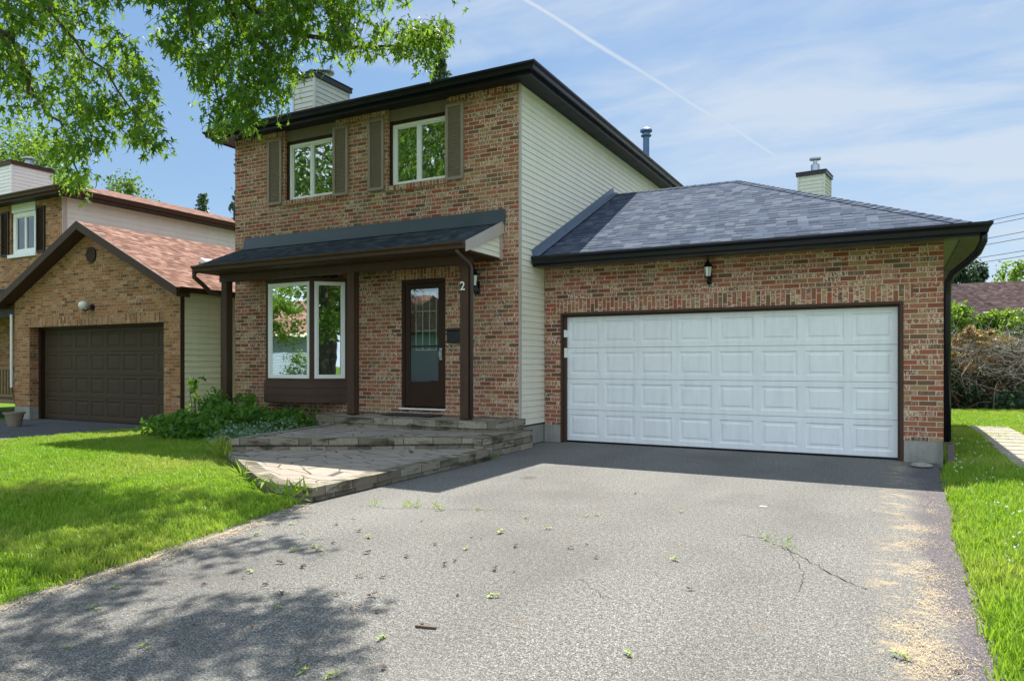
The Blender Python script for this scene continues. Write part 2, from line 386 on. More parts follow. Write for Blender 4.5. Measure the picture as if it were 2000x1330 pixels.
def tag(o, label, cat, group=None):
    o['label'] = label; o['category'] = cat
    if group: o['group'] = group
    return o
def kind(o, k): o['kind'] = k; return o
# ---------------------------------------------------------------- foliage (numpy)
MAPLE = np.array([(0,0),(.12,-.03),(.44,.05),(.15,.20),(.46,.66),(.11,.46),(0,1.12),(-.11,.46),(-.46,.66),(-.15,.20),(-.44,.05),(-.12,-.03)])
MAPLE_T = [(0,1,2),(0,2,3),(0,3,5),(3,4,5),(0,5,7),(5,6,7),(0,7,9),(7,8,9),(0,9,10),(0,10,11)]
OVAL = np.array([(0,0),(.22,.3),(.2,.7),(0,1.0),(-.2,.7),(-.22,.3)]); OVAL_T = [(0,1,5),(1,2,4),(1,4,5),(2,3,4)]
BLADE = np.array([(0,0),(.07,.35),(0,1.0),(-.07,.35)])
DIAM = np.array([(0,0),(.32,.5),(0,1.0),(-.32,.5)]); DIAM_T = [(0,1,2),(0,2,3)]
def leaves(name, P, size, mat, parent=None, shape=(DIAM, DIAM_T), droop=.5, fold=.12, up=0.0):
    """P: (n,3) leaf roots; one leaf-sized polygon set each"""
    n = len(P); S, T = shape; T = np.array(T)
    d = rng.normal(size=(n,3)); d /= np.linalg.norm(d, axis=1, keepdims=True)
    d[:,2] -= droop; d[:,2] += up; d /= np.linalg.norm(d, axis=1, keepdims=True)
    r = rng.normal(size=(n,3)); r[:,2] += .6
    s = np.cross(d, r); s /= np.linalg.norm(s, axis=1, keepdims=True)
    nn = np.cross(s, d)
    sz = size*(.45+.95*rng.random(n))
    k = len(S)
    V = P[:,None,:] + (S[None,:,0,None]*s[:,None,:] + S[None,:,1,None]*d[:,None,:] + (fold*np.abs(S[None,:,0,None])*2 - .12*S[None,:,1,None]**2)*nn[:,None,:])*sz[:,None,None]
    V = V.reshape(-1,3).astype(np.float32)
    Fi = (T[None]+ (np.arange(n)*k)[:,None,None]).reshape(-1,3)
    me = bpy.data.meshes.new(name); me.vertices.add(len(V)); me.vertices.foreach_set('co', V.ravel())
    me.loops.add(Fi.size); me.loops.foreach_set('vertex_index', Fi.ravel().astype(np.int32))
    me.polygons.add(len(Fi)); me.polygons.foreach_set('loop_start', np.arange(0, Fi.size, 3, dtype=np.int32))
    me.polygons.foreach_set('loop_total', np.full(len(Fi), 3, dtype=np.int32))
    me.update(calc_edges=True)
    at = me.attributes.new('var', 'FLOAT', 'POINT'); at.data.foreach_set('value', np.repeat(rng.random(n), k).astype(np.float32))
    me.materials.append(MAT[mat]); o = bpy.data.objects.new(name, me); COL.objects.link(o)
    if parent: link(o, parent)
    return o
def ell(c, r, n, hollow=.4):
    d = rng.normal(size=(n,3)); d /= np.linalg.norm(d, axis=1, keepdims=True)
    q = (hollow+(1-hollow)*rng.random(n))**.6
    return np.array(c)+d*q[:,None]*np.array(r)
def clumps(c, r, nc, per, cr=.28):
    """leaf positions: nc clumps spread in an ellipsoid, each of `per` leaves"""
    cs = ell(c, r, nc, .35); out = []
    for q in cs:
        k = cr*(.6+.8*rng.random()); out.append(ell(q, np.array(r)*k*np.array([1,1,.75]), per, .1))
    return np.concatenate(out)
def tree(name, label, x, y, h, cr, mat='leaf_bg', nc=60, per=110, size=.16, trunk=.2, group=None, z0=0, ch=None, cat='tree', base=None):
    t = thing(name, label, cat, (x, y, z0), group)
    ch = ch or h*.36; cz = z0+h-ch
    m = MB(); m.tube([(x,y,z0),(x+.1,y,z0+h*.25),(x-.05,y+.1,z0+h*.5),(x,y,z0+h*.8)], [trunk*1.2,trunk,trunk*.7,trunk*.25], 10)
    m.build('trunk', 'bark', t, smooth=True)
    m = MB()
    for k in range(9):
        a = k*2.4+random.random(); zz = z0+h*(.35+.05*k); L = cr*.75
        m.tube([(x,y,zz),(x+math.cos(a)*L*.5,y+math.sin(a)*L*.5,zz+L*.35),(x+math.cos(a)*L,y+math.sin(a)*L,zz+L*.55)], [trunk*.4,trunk*.22,trunk*.06], 6)
    m.build('limb', 'bark', t, smooth=True)
    leaves('crown', clumps((x,y,cz), (cr,cr,ch), nc, per), size, mat, t)
    return t
def spruce(name, label, x, y, h, r, group=None, n=15000, size=.22):
    t = thing(name, label, 'tree', (x, y, 0), group)
    MB().tube([(x,y,0),(x,y,h*.97)], [.22,.03], 8).build('trunk', 'bark', t)
    pts = []; z = h*.99
    m = MB()
    while z > h*.12:
        rr = r*(1-z/h)**.85*(.85+.3*random.random())+.12
        for k in range(9):
            a = random.random()*6.28; L = rr*(.75+.4*random.random())
            e = (x+math.cos(a)*L, y+math.sin(a)*L, z-L*.22+.05)
            m.tube([(x,y,z), e], [.025,.008], 4, cap=False)
            q = rng.random(max(4, int(n/(9*45)*(.4+L/r))))**.8
            base = np.array([(x,y,z)])*(1-q[:,None])+np.array([e])*q[:,None]
            pts.append(base+rng.normal(size=base.shape)*np.array([.09,.09,.05])*(.4+L/2.5))
        z -= h*.022*(1+1.2*(1-z/h))
    m.build('limb', 'bark', t)
    leaves('crown', np.concatenate(pts), size, 'needle', t, droop=.35)
    return t
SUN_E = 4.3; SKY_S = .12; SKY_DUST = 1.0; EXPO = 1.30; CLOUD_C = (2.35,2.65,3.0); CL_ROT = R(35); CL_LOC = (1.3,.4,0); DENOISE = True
MAT['siding_b'] = paint('blue_grey_siding', (.22,.28,.36), .5, .06)
MAT['slab'] = paint('pale_concrete_slab', (.31,.28,.225), .9, .25, 8, grime=.4, bump=.3)
MAT['brown_door'] = paint('dark_garage_enamel', (.060,.041,.024), .55, .15, 3, spec=.2)
MAT['glass_s2'] = glass_mat('door_light_glass', .18, (.01,.05,.045))
MAT['downpipe'] = paint('mauve_brown_pipe', (.085,.06,.058), .45, .1)
# ---------------------------------------------------------------- building helpers
def wall_y(m, x0, x1, z0, z1, Y, holes=(), depth=.12, sgn=1):
    """brick skin facing -Y (real openings with reveals)"""
    xs = sorted({x0, x1, *[h[0] for h in holes], *[h[1] for h in holes]}); zs = sorted({z0, z1, *[h[2] for h in holes], *[h[3] for h in holes]})
    for a, b in zip(xs, xs[1:]):
        for c, d in zip(zs, zs[1:]):
            if any(h[0] <= (a+b)/2 <= h[1] and h[2] <= (c+d)/2 <= h[3] for h in holes): continue
            m.quad((a,Y,c),(b,Y,c),(b,Y,d),(a,Y,d))
    for h in holes:
        a, b, c, d = h[:4]; q = Y+depth
        m.quad((a,Y,c),(a,Y,d),(a,q,d),(a,q,c)); m.quad((b,Y,c),(b,q,c),(b,q,d),(b,Y,d))
        m.quad((a,Y,d),(b,Y,d),(b,q,d),(a,q,d))
        if c > z0+.01: m.quad((a,Y,c),(a,q,c),(b,q,c),(b,Y,c))
    return m
def siding(m, p0, p1, z0, z1, exp=.1, lip=.016):
    """clapboards along plan segment p0->p1, outward to the right of travel"""
    p0 = Vector(p0); p1 = Vector(p1); d = (p1-p0).normalized(); n = Vector((d.y, -d.x))
    z = z0
    while z < z1-1e-4:
        zt = min(z+exp, z1); k = (zt-z)/exp
        a0 = p0+n*lip; a1 = p1+n*lip; b0 = p0+n*lip*(1-k)+n*.001; b1 = p1+n*lip*(1-k)+n*.001
        m.quad((a0.x,a0.y,z),(a1.x,a1.y,z),(b1.x,b1.y,zt),(b0.x,b0.y,zt))
        m.quad((p0.x,p0.y,z),(p1.x,p1.y,z),(a1.x,a1.y,z),(a0.x,a0.y,z))
        z = zt
    return m
def shutter(parent, x0, x1, z0, z1, Y, mat='taupe'):
    m = MB(); fr = .05
    m.box(x0, x0+fr, Y-.035, Y, z0, z1); m.box(x1-fr, x1, Y-.035, Y, z0, z1)
    m.box(x0+fr, x1-fr, Y-.034, Y, z1-fr, z1); m.box(x0+fr, x1-fr, Y-.034, Y, z0, z0+fr); m.box(x0+fr, x1-fr, Y-.006, Y, z0+fr, z1-fr)
    o = m.build('shutter', mat, parent)
    m = MB(); z = z0+fr+.02
    while z < z1-fr-.01:
        m.obox(((x0+x1)/2, Y-.017, z), ((x1-x0)/2-fr,0,0), (0,.011,.008), (0,-.003,.004)); z += .036
    m.build('louvre', mat, o)
def window_y(parent, x0, x1, z0, z1, Y, mull=(.5,), fr=.055, mat='white', gl='glass'):
    """sliding window, face at Y looking -Y"""
    m = MB(); dp = .07
    m.box(x0, x0+fr, Y, Y+dp, z0, z1); m.box(x1-fr, x1, Y, Y+dp, z0, z1); m.box(x0+fr, x1-fr, Y+.002, Y+dp, z1-fr, z1); m.box(x0+fr, x1-fr, Y+.002, Y+dp, z0, z0+fr)
    o = m.build('window', mat, parent, bevel=.006)
    m = MB()
    for k in mull:
        xm = x0+(x1-x0)*k; m.box(xm-.024, xm+.024, Y+.012, Y+.06, z0+fr, z1-fr)
    for xa, xb in zip([x0+fr]+[x0+(x1-x0)*k+.024 for k in mull], [x0+(x1-x0)*k-.024 for k in mull]+[x1-fr]):
        for q in ((xa, xa+.022, z0+fr, z1-fr), (xb-.022, xb, z0+fr, z1-fr)): m.box(q[0], q[1], Y+.022, Y+.058, q[2], q[3])
        for q in ((z0+fr, z0+fr+.022), (z1-fr-.022, z1-fr)): m.box(xa+.022, xb-.022, Y+.024, Y+.058, q[0], q[1])
    m.build('sash', mat, o)
    ed = [x0+fr]+[x0+(x1-x0)*k for k in mull]+[x1-fr]
    for xa, xb in zip(ed, ed[1:]):
        MB().quad((xa, Y+.045, z0+fr),(xb, Y+.045, z0+fr),(xb, Y+.045, z1-fr),(xa, Y+.045, z1-fr)).build('pane', gl, o)
    return o
def garage_door(parent, x0, x1, z0, z1, Y, mat, rows=4, cols=8, handle=True):
    H = (z1-z0)/rows; W = (x1-x0)/cols; m = MB()
    def face(pts): m.quad(*pts)
    for r in range(rows):
        a, b = z0+r*H+.004, z0+(r+1)*H-.004
        jy = random.uniform(-.002,.002)
        for c in range(cols):
            xa, xb = x0+c*W, x0+(c+1)*W
            rings = [(0,0,Y+jy),(.055,.075,Y+jy),(.068,.088,Y+jy+.011),(.100,.120,Y+jy+.011),(.118,.138,Y+jy+.003)]
            R4 = [[(xa+i,y,a+j),(xb-i,y,a+j),(xb-i,y,b-j),(xa+i,y,b-j)] for i, j, y in rings]
            for p, q in zip(R4, R4[1:]):
                for k in range(4): k2 = (k+1)%4; face([p[k], p[k2], q[k2], q[k]])
            face(R4[-1])
        face([(x0,Y+jy,b),(x1,Y+jy,b),(x1,Y+.02,b+.002),(x0,Y+.02,b+.002)])
        face([(x0,Y+.02,a-.002),(x1,Y+.02,a-.002),(x1,Y+jy,a),(x0,Y+jy,a)])
    m.box(x0, x1, Y+.02, Y+.05, z0, z1)
    o = m.build('garage_door', mat, parent)
    if handle:
        h = MB().box((x0+x1)/2-.05, (x0+x1)/2+.05, Y-.02, Y-.001, z0+H*.9, z0+H*.9+.025); h.build('handle', mat, o)
    MB().box(x0, x1, Y+.006, Y+.03, z0-.028, z0-.003).build('bottom_seal', 'black', o)
    return o
def gutter_prof(z1, h=.11, w=.12):
    return [(0,z1-h),(w*.62,z1-h),(w*.70,z1-h*.55),(w,z1-h*.25),(w,z1),(w-.012,z1),(w-.012,z1-.01),(0,z1-.01)]
def chimney(parent, x0, x1, y0, y1, z0, z1, sd='siding', flue='cap'):
    m = MB(); siding(m, (x0+.0, y0), (x1, y0), z0, z1, .115); siding(m, (x1, y0), (x1, y1), z0, z1, .115)
    siding(m, (x1, y1), (x0, y1), z0, z1, .115); siding(m, (x0, y1), (x0, y0), z0, z1, .115)
    o = m.build('chimney', sd, parent)
    m = MB()
    for cx, cy in ((x0,y0),(x1,y0),(x1,y1),(x0,y1)): m.box(cx-.025, cx+.025, cy-.025, cy+.025, z0, z1)
    m.build('corner_trim', sd, o)
    MB().box(x0-.06, x1+.06, y0-.06, y1+.06, z1, z1+.10).box(x0-.075, x1+.075, y0-.075, y1+.075, z1+.101, z1+.125).build('cap', 'black' if sd != 'siding_w' else 'brown', o)
    cx, cy = (x0+x1)/2, (y0+y1)/2+.1
    if flue == 'cap':
        MB().lathe((cx,cy,z1+.12), [(.13,0),(.13,.16),(.10,.17),(.10,.24),(.22,.25),(.22,.29),(.12,.33),(.02,.35)]).build('flue', 'metal', o)
    else:
        MB().lathe((cx,cy,z1+.12), [(.13,0),(.13,.33),(.10,.35),(.06,.36),(.06,.48),(.17,.49),(.17,.54),(.03,.56)]).build('flue', 'metal', o)
    return o
def hip_roof(parent, x0, x1, y0, y1, z, pitch, mat, axis='y', fascia='black', fh=.16, soffit='soffit_d', gable=()):
    """closed hip roof volume with soffit, fascia, gutter all round"""
    m = MB(); run = (x1-x0)/2 if axis == 'y' else (y1-y0)/2; zr = z+run*pitch
    if axis == 'y': a, b = ((x0+x1)/2, y0+run), ((x0+x1)/2, y1-run)
    else: a, b = (x0+run, (y0+y1)/2), (x1-run, (y0+y1)/2)
    c = [(x0,y0,z),(x1,y0,z),(x1,y1,z),(x0,y1,z)]; p, q = (*a,zr), (*b,zr)
    if axis == 'y': m.quad(c[0],c[1],p); m.quad(c[1],c[2],q,p); m.quad(c[2],c[3],q); m.quad(c[3],c[0],p,q)
    else: m.quad(c[0],c[1],q,p); m.quad(c[1],c[2],q); m.quad(c[2],c[3],p,q); m.quad(c[3],c[0],p)
    o = m.build('roof', mat, parent)
    MB().box(x0+.03, x1-.03, y0+.03, y1-.03, z-fh+.02, z-fh+.045).build('soffit', soffit, o)
    MB().sweep([(x0+.02,y0+.02),(x1-.02,y0+.02),(x1-.02,y1-.02),(x0+.02,y1-.02)], [(0,z-fh),(.02,z-fh),(.02,z-.004),(0,z-.004)], closed=True).build('fascia', fascia, o)
    g = gutter_prof(z+.012)
    MB().sweep([(x0+.045,y0-.0+.00),(x1-.0,y0)], [(a_,b_) for a_,b_ in g], ).build('gutter', fascia, o) if False else MB().sweep([(x0,y0),(x1,y0),(x1,y1),(x0,y1)], g, closed=True).build('gutter', fascia, o)
    return o
# ================================================================= THE HOUSE
HX0, HX1, HY0, HY1 = -11.62, -5.24, 10.12, 20.0
house = thing('brick_house', 'two-storey brick and pale siding house with a white double garage door and grey shingle roof', 'house', (-6, 11, 0))
W1, W2 = (-10.27,-9.02), (-7.82,-6.58)
ZT = 5.775
bay_hole = (-10.74, -8.72, 1.0, 2.84)
door_hole = (-7.53, -6.62, .56, 2.76)
m = MB(); wall_y(m, HX0, HX1, .3, ZT, HY0, [(*W1,4.42,ZT), (*W2,4.42,ZT), bay_hole, door_hole], .11)
m.quad((HX0,HY1,.3),(HX0,HY0,.3),(HX0,HY0,ZT),(HX0,HY1,ZT))
wall = m.build('wall', 'brick', house)
# soldier sills and head courses, bricks on end, 4 mm proud
MB(swap=True).quad((-7.72,HY0-.004,2.765),(-6.43,HY0-.004,2.765),(-6.43,HY0-.004,2.97),(-7.72,HY0-.004,2.97)).build('soldier_course', 'brick', wall)
for a, b in ((HX0+.002, W1[0]-.002), (W1[1]+.002, W2[0]-.002), (W2[1]+.002, HX1-.002)):
    MB(swap=True).quad((a,HY0-.004,5.665),(b,HY0-.004,5.665),(b,HY0-.004,ZT-.001),(a,HY0-.004,ZT-.001)).build('soldier_course', 'brick', wall)
m = MB(); m.prism([(HX0,HY0+.01),(HX1-.01,HY0+.01),(HX1-.01,HY1-.01),(HX0,HY1-.01)], 0, .3); m.build('foundation', 'conc', house)
m = MB(); siding(m, (HX1, HY0+.06), (HX1, HY1), .33, ZT, .0985); siding(m, (HX1, HY1), (HX0, HY1), .33, ZT, .0985)
m.build('siding', 'siding', house)
MB().box(HX1+.001, HX1+.022, HY0-.0, HY0+.065, .32, ZT).build('corner_trim', 'trim', house)
# upstairs windows in brown recess with header panel and shutters
for (a, b) in (W1, W2):
    w = window_y(house, a+.05, b-.035, 4.42, 5.50, HY0+.075, mull=(.47,))
    MB(swap=True).box(a-.04, b+.04, HY0-.03, HY0+.07, 4.33, 4.418).build('sill', 'brick', w)
    MB().box(a+.003, b-.003, HY0+.05, HY0+.10, 5.56, ZT-.01).build('header_panel', 'taupe_d', w)
    MB().box(a+.002, a+.05, HY0+.052, HY0+.105, 4.42, 5.56).box(b-.035, b-.002, HY0+.052, HY0+.105, 4.42, 5.56).box(a+.052, b-.037, HY0+.07, HY0+.11, 5.50, 5.559).build('recess_trim', 'brown_d', w)
for a, b in ((-10.70,-10.33),(-9.05,-8.70),(-8.24,-7.89),(-6.60,-6.25)): shutter(house, a, b, 4.37, 5.63, HY0-.005)
# main roof (low hip)
mr = hip_roof(house, -12.0, -4.90, 9.86, 20.4, 5.90, .30, 'shingle_dark')
chimney(house, -12.1, -11.48, 12.2, 13.35, 3.2, 7.76, 'siding_c')
vp = MB().tube([(-5.9,18.9,5.9),(-5.9,18.9,7.45)], .085, 14); o = vp.build('vent_pipe', 'metal_blue', house, smooth=False)
MB().lathe((-5.9,18.9,7.44), [(.09,0),(.14,.02),(.14,.05),(.10,.06),(.10,.12),(.16,.14),(.16,.19),(.08,.24),(.02,.25)]).build('vent_cap', 'metal_blue', o)
# ---- bay window
bay = MB()
BP = [(-10.74,HY0),(-10.29,HY0-.45),(-9.17,HY0-.45),(-8.72,HY0)]
bay.prism([(-10.735,HY0+.1)]+BP+[(-8.725,HY0+.1)], 2.80, 2.86)
bw = bay.build('bay_window', 'brown', house)
def rail(m, p0, p1, s0, s1, z0, z1, o0, o1):
    p0 = Vector(p0); p1 = Vector(p1); d = (p1-p0).normalized(); n = Vector((d.y,-d.x)); a = p0+d*s0; b = p0+d*s1
    m.prism([tuple(a+n*o0), tuple(a+n*o1), tuple(b+n*o1), tuple(b+n*o0)][::-1], z0, z1)
for i in range(3):
    p, q = BP[i], BP[i+1]; L = (Vector(q)-Vector(p)).length
    m = MB(); e = .05; f = .055
    rail(m,p,q,e,e+f,1.05,2.79,-.05,.0); rail(m,p,q,L-e-f,L-e,1.05,2.79,-.05,.0); rail(m,p,q,e+f,L-e-f,1.05,1.05+f+.015,-.05,-.002); rail(m,p,q,e+f,L-e-f,2.79-f-.01,2.79,-.05,-.002)
    g = .022
    rail(m,p,q,e+f,e+f+g,1.12,2.725,-.05,-.015); rail(m,p,q,L-e-f-g,L-e-f,1.12,2.725,-.05,-.015)
    fo = m.build('window_frame', 'white', bw, bevel=.005)
    m = MB(); rail(m,p,q,e+f,L-e-f,1.1,2.74,-.036,-.030); m.build('pane', 'glass', fo)
    m = MB(); rail(m,p,q,0,e-.002,1.03,2.80,-.05,.004); rail(m,p,q,L-e+.002,L,1.03,2.80,-.05,.004); rail(m,p,q,e-.002,L-e+.002,1.03,1.049,-.05,.003); rail(m,p,q,e-.002,L-e+.002,2.791,2.80,-.05,.003)
    m.build('mullion', 'brown', bw)
MB().prism([(-10.735,HY0+.1)]+BP+[(-8.725,HY0+.1)], .995, 1.03).build('sill', 'brown', bw)
sk = MB()
SP = [(-10.79,HY0),(-10.31,HY0-.48),(-9.15,HY0-.48),(-8.67,HY0)]
for k, (za, zb) in enumerate(((.62,.75),(.752,.882),(.884,.994))):
    sk.sweep(SP, [(-.03,za),(.006,za),(-.004,zb),(-.03,zb)])
sk.prism([(-10.76,HY0+.05),(-10.30,HY0-.45),(-9.16,HY0-.45),(-8.70,HY0+.05)], .612, .62)
sk.build('skirt', 'brown', bw)
# dark of the unlit room is put into the opaque pane colour
# ---- front door
dr = MB(); dx0, dx1, dz0, dz1 = door_hole
Y = HY0+.02
dr.box(dx0+.002, dx0+.06, Y, Y+.09, dz0, dz1-.002).box(dx1-.06, dx1-.002, Y, Y+.09, dz0, dz1-.002).box(dx0+.06, dx1-.06, Y+.002, Y+.09, dz1-.07, dz1-.002)
drf = dr.build('door_frame', 'brown_d', house)
m = MB(); a, b = dx0+.065, dx1-.065; z0, z1 = dz0+.03, dz1-.075; Y = HY0+.03
m.box(a, a+.10, Y, Y+.03, z0, z1).box(b-.10, b, Y, Y+.03, z0, z1).box(a+.10, b-.10, Y+.001, Y+.03, z1-.09, z1).box(a+.10, b-.10, Y+.001, Y+.03, z0, z0+.42).box(a+.10, b-.10, Y+.001, Y+.03, 1.60, 1.63)
sd = m.build('storm_door', 'brown_d', house, bevel=.004)
MB().quad((a+.1,Y+.015,z0+.42),(b-.1,Y+.015,z0+.42),(b-.1,Y+.015,z1-.09),(a+.1,Y+.015,z1-.09)).build('pane', 'glass_s', sd)
m = MB().tube([(b-.045,Y-.002,1.42),(b-.045,Y-.05,1.43),(b-.045,Y-.05,1.53),(b-.045,Y-.002,1.54)], .009, 8).box(b-.07,b-.02,Y-.006,Y-.0005,1.38,1.58)
m.build('handle', 'metal', sd)
m = MB(); Yi = HY0+.10
m.box(a-.06, b+.06, Yi, Yi+.04, dz0, dz1-.03); idr = m.build('inner_door', 'brown_d', sd)
m = MB(); ga, gb, g0, g1 = -7.28, -6.86, 1.55, 2.55
m.quad((ga,Yi-.003,g0),(gb,Yi-.003,g0),(gb,Yi-.003,g1),(ga,Yi-.003,g1)); m.build('door_light', 'glass_s2', sd)
m = MB()
for k in range(4): xx = ga+(gb-ga)*k/3; m.box(xx-.006,xx+.006,Yi-.016,Yi-.006,g0,g1)
for k in range(4): zz = g0+(g1-g0)*k/3; m.box(ga,gb,Yi-.014,Yi-.004,zz-.006,zz+.006)
m.build('muntin', 'frost', sd)
MB().box(dx0-.02, dx1+.02, HY0-.05, HY0+.09, .535, .558).build('threshold', 'white', house)
# ---- porch roof, beam, posts
PX0, PX1, PY = -11.35, -5.52, 8.98
m = MB(); m.quad((PX0,PY,3.09),(PX1,PY,3.09),(PX1,HY0-.003,3.58),(PX0,HY0-.003,3.58))
m.quad((PX0,PY,3.05),(PX0,HY0-.003,3.54),(PX1,HY0-.003,3.54),(PX1,PY,3.05)); m.quad((PX0,PY,3.05),(PX0,PY,3.09),(PX0,HY0-.003,3.58),(PX0,HY0-.003,3.54))
m.quad((PX1,PY,3.05),(PX1,HY0-.003,3.54),(PX1,HY0-.003,3.58),(PX1,PY,3.09)); m.quad((PX0,PY,3.05),(PX1,PY,3.05),(PX1,PY,3.09),(PX0,PY,3.09))
pr = m.build('porch_roof', 'shingle_dark', house)
m = MB().quad((PX0+.0,HY0-.05,3.565),(PX1+.05,HY0-.05,3.565),(PX1+.05,HY0-.006,3.79),(PX0+.0,HY0-.006,3.79)).quad((PX0,HY0-.05,3.565),(PX0,HY0-.006,3.79),(PX0,HY0-.006,3.565)).quad((PX1+.05,HY0-.05,3.565),(PX1+.05,HY0-.006,3.565),(PX1+.05,HY0-.006,3.79)).quad((PX0,HY0-.11,3.545),(PX1+.02,HY0-.11,3.545),(PX1+.02,HY0-.05,3.567),(PX0,HY0-.05,3.567))
m.build('flashing', 'flash', pr)
MB().sweep([(PX0,PY),(PX1+.0,PY)], gutter_prof(3.10,.10,.11)).build('gutter', 'brown', pr)
MB().box(PX0+.04, PX1-.02, PY+.03, HY0-.01, 2.985, 3.005).build('soffit', 'brown', pr)
for xx, s in ((PX0,-1),(PX1,1)):
    m = MB(); xa, xb = sorted((xx, xx+.022*s))
    m.quad(*[(xb if s>0 else xa,y,z) for y,z in ((PY-.01,2.96),(HY0-.004,3.40),(HY0-.004,3.60),(PY-.01,3.115))][::(1 if s>0 else -1)])
    m.quad((xa,PY-.01,3.115),(xb,PY-.01,3.115),(xb,HY0-.004,3.60),(xa,HY0-.004,3.60)); m.quad((xa,PY-.01,2.96),(xa,HY0-.004,3.40),(xb,HY0-.004,3.40),(xb,PY-.01,2.96)); m.quad((xa,PY-.01,2.96),(xb,PY-.01,2.96),(xb,PY-.01,3.115),(xa,PY-.01,3.115))
    m.build('bargeboard', 'trim', pr)
m = MB(); 
for k in range(6):
    z = 3.0+k*.085; ya = PY+(z-2.975)/.43; yb = min(PY+(z+.085-2.975)/.43, HY0-.03)
    if ya < HY0-.08: m.quad((PX1-.022,ya,z),(PX1-.022,HY0-.02,z),(PX1-.036,HY0-.02,z+.085),(PX1-.036,yb,z+.085)); m.quad((PX1-.022,ya,z),(PX1-.04,ya,z),(PX1-.04,HY0-.02,z),(PX1-.022,HY0-.02,z))
m.build('gable_siding', 'siding', pr)
MB().box(PX1-.05, PX1-.005, HY0-.07, HY0-.004, 2.98, 3.42).build('gable_trim', 'trim', pr)
PYB = 9.50
MB().box(-11.25, -5.74, PYB-.075, PYB+.075, 2.855, 3.10).build('porch_beam', 'brown', house)
for xc, zb in ((-11.13,.06), (-8.07,.46), (-5.83,.46)):
    p = MB().box(xc-.072, xc+.072, PYB-.072, PYB+.072, zb+.012, 2.853).build('porch_post', 'brown', house, bevel=.006)
    MB().box(xc-.078, xc+.078, PYB-.078, PYB+.078, zb+.001, zb+.012).build('post_base', 'brown_d', p)
cu = bpy.data.curves.new('house_number', 'FONT'); cu.body = '2'; cu.size = .19; cu.extrude = .004; cu.offset = .002; cu.align_x = 'CENTER'
no = bpy.data.objects.new('house_number', cu); COL.objects.link(no); cu.materials.append(MAT['white']); no.parent = p
bpy.context.view_layer.update(); nm = bpy.data.meshes.new_from_object(no); bpy.data.objects.remove(no)
for v in nm.vertices: v.co = Vector((v.co.x-5.85, PYB-.080-v.co.z, v.co.y+2.45))
no = bpy.data.objects.new('house_number', nm); COL.objects.link(no); nm.materials.clear(); nm.materials.append(MAT['white']); no.parent = p
# post downspout (right) and porch downspout (left)
def pipe(pts, r=.035, mat='brown', name='downspout', parent=house, n=8): return MB().tube(pts, r, n).build(name, mat, parent, smooth=True)
pipe([(-5.66,PY-.03,3.0),(-5.66,PY+.02,2.95),(-5.715,PYB-.12,2.86),(-5.722,PYB-.02,2.78),(-5.722,PYB-.02,.50)], .030, 'downpipe', n=8)
pipe([(PX0+.03,PY-.05,3.0),(PX0+.03,PY-.05,2.90),(PX0+.02,PY+.12,2.80),(PX0+.01,PYB-.20,2.66),(-11.24,PYB-.0,2.58),(-11.24,PYB,.1)], .042)
# ================================================================= garage wing
GY = 11.05; GX1 = .59; GZ = 2.93
op = (-4.93, .128, 0.0, 2.165)
m = MB(); wall_y(m, HX1+.02, GX1, .29, GZ+.02, GY, [(op[0],op[1],.29,op[3])], .14)
m.quad((GX1,GY,.29),(GX1,17.75,.29),(GX1,17.75,GZ+.02),(GX1,GY,GZ+.02)); m.quad((GX1,17.75,.29),(HX1,17.75,.29),(HX1,17.75,GZ),(GX1,17.75,GZ))
gw = m.build('wall', 'brick', house); gw['label'] = 'red and tan brick wall round the garage door'
m = MB(swap=True); m.quad((op[0]-.11,GY-.004,op[3]+.002),(op[1]+.11,GY-.004,op[3]+.002),(op[1]+.11,GY-.004,op[3]+.215),(op[0]-.11,GY-.004,op[3]+.215)); m.build('soldier_course', 'brick', gw)
MB().box(HX1+.01, op[0]-.002, GY+.004, GY+.2, 0, .289).build('foundation', 'conc', house)
MB().box(op[1]+.002, GX1-.004, GY+.004, GY+.2, -.1, .289).box(GX1-.2, GX1-.004, GY+.201, 17.74, -.1, .289).build('foundation', 'conc', house)
m = MB(); Yj = GY+.06
m.box(op[0]+.001, op[0]+.075, Yj, Yj+.16, 0, op[3]-.001).box(op[1]-.07, op[1]-.001, Yj, Yj+.16, 0, op[3]-.001).box(op[0]+.075, op[1]-.07, Yj+.002, Yj+.16, op[3]-.06, op[3]-.001)
m.box(op[0]+.001, op[0]+.03, GY-.004, Yj-.001, .0, op[3]-.001).box(op[1]-.045, op[1]-.001, GY-.006, Yj-.001, 0, op[3]-.001).box(op[0]+.03, op[1]-.045, GY-.005, Yj-.001, op[3]-.035, op[3]-.001)
m.build('door_frame', 'brown', house)
gd = garage_door(house, -4.855, .058, .03, 2.10, GY+.12, 'door_white', handle=False)
MB().box(-4.885,-4.845,GY+.04,GY+.118,1.76,1.88).build('hinge_bracket', 'white', gd); MB().box(-4.88,-4.85,GY+.04,GY+.118,1.42,1.58).build('hinge_bracket', 'white', gd)
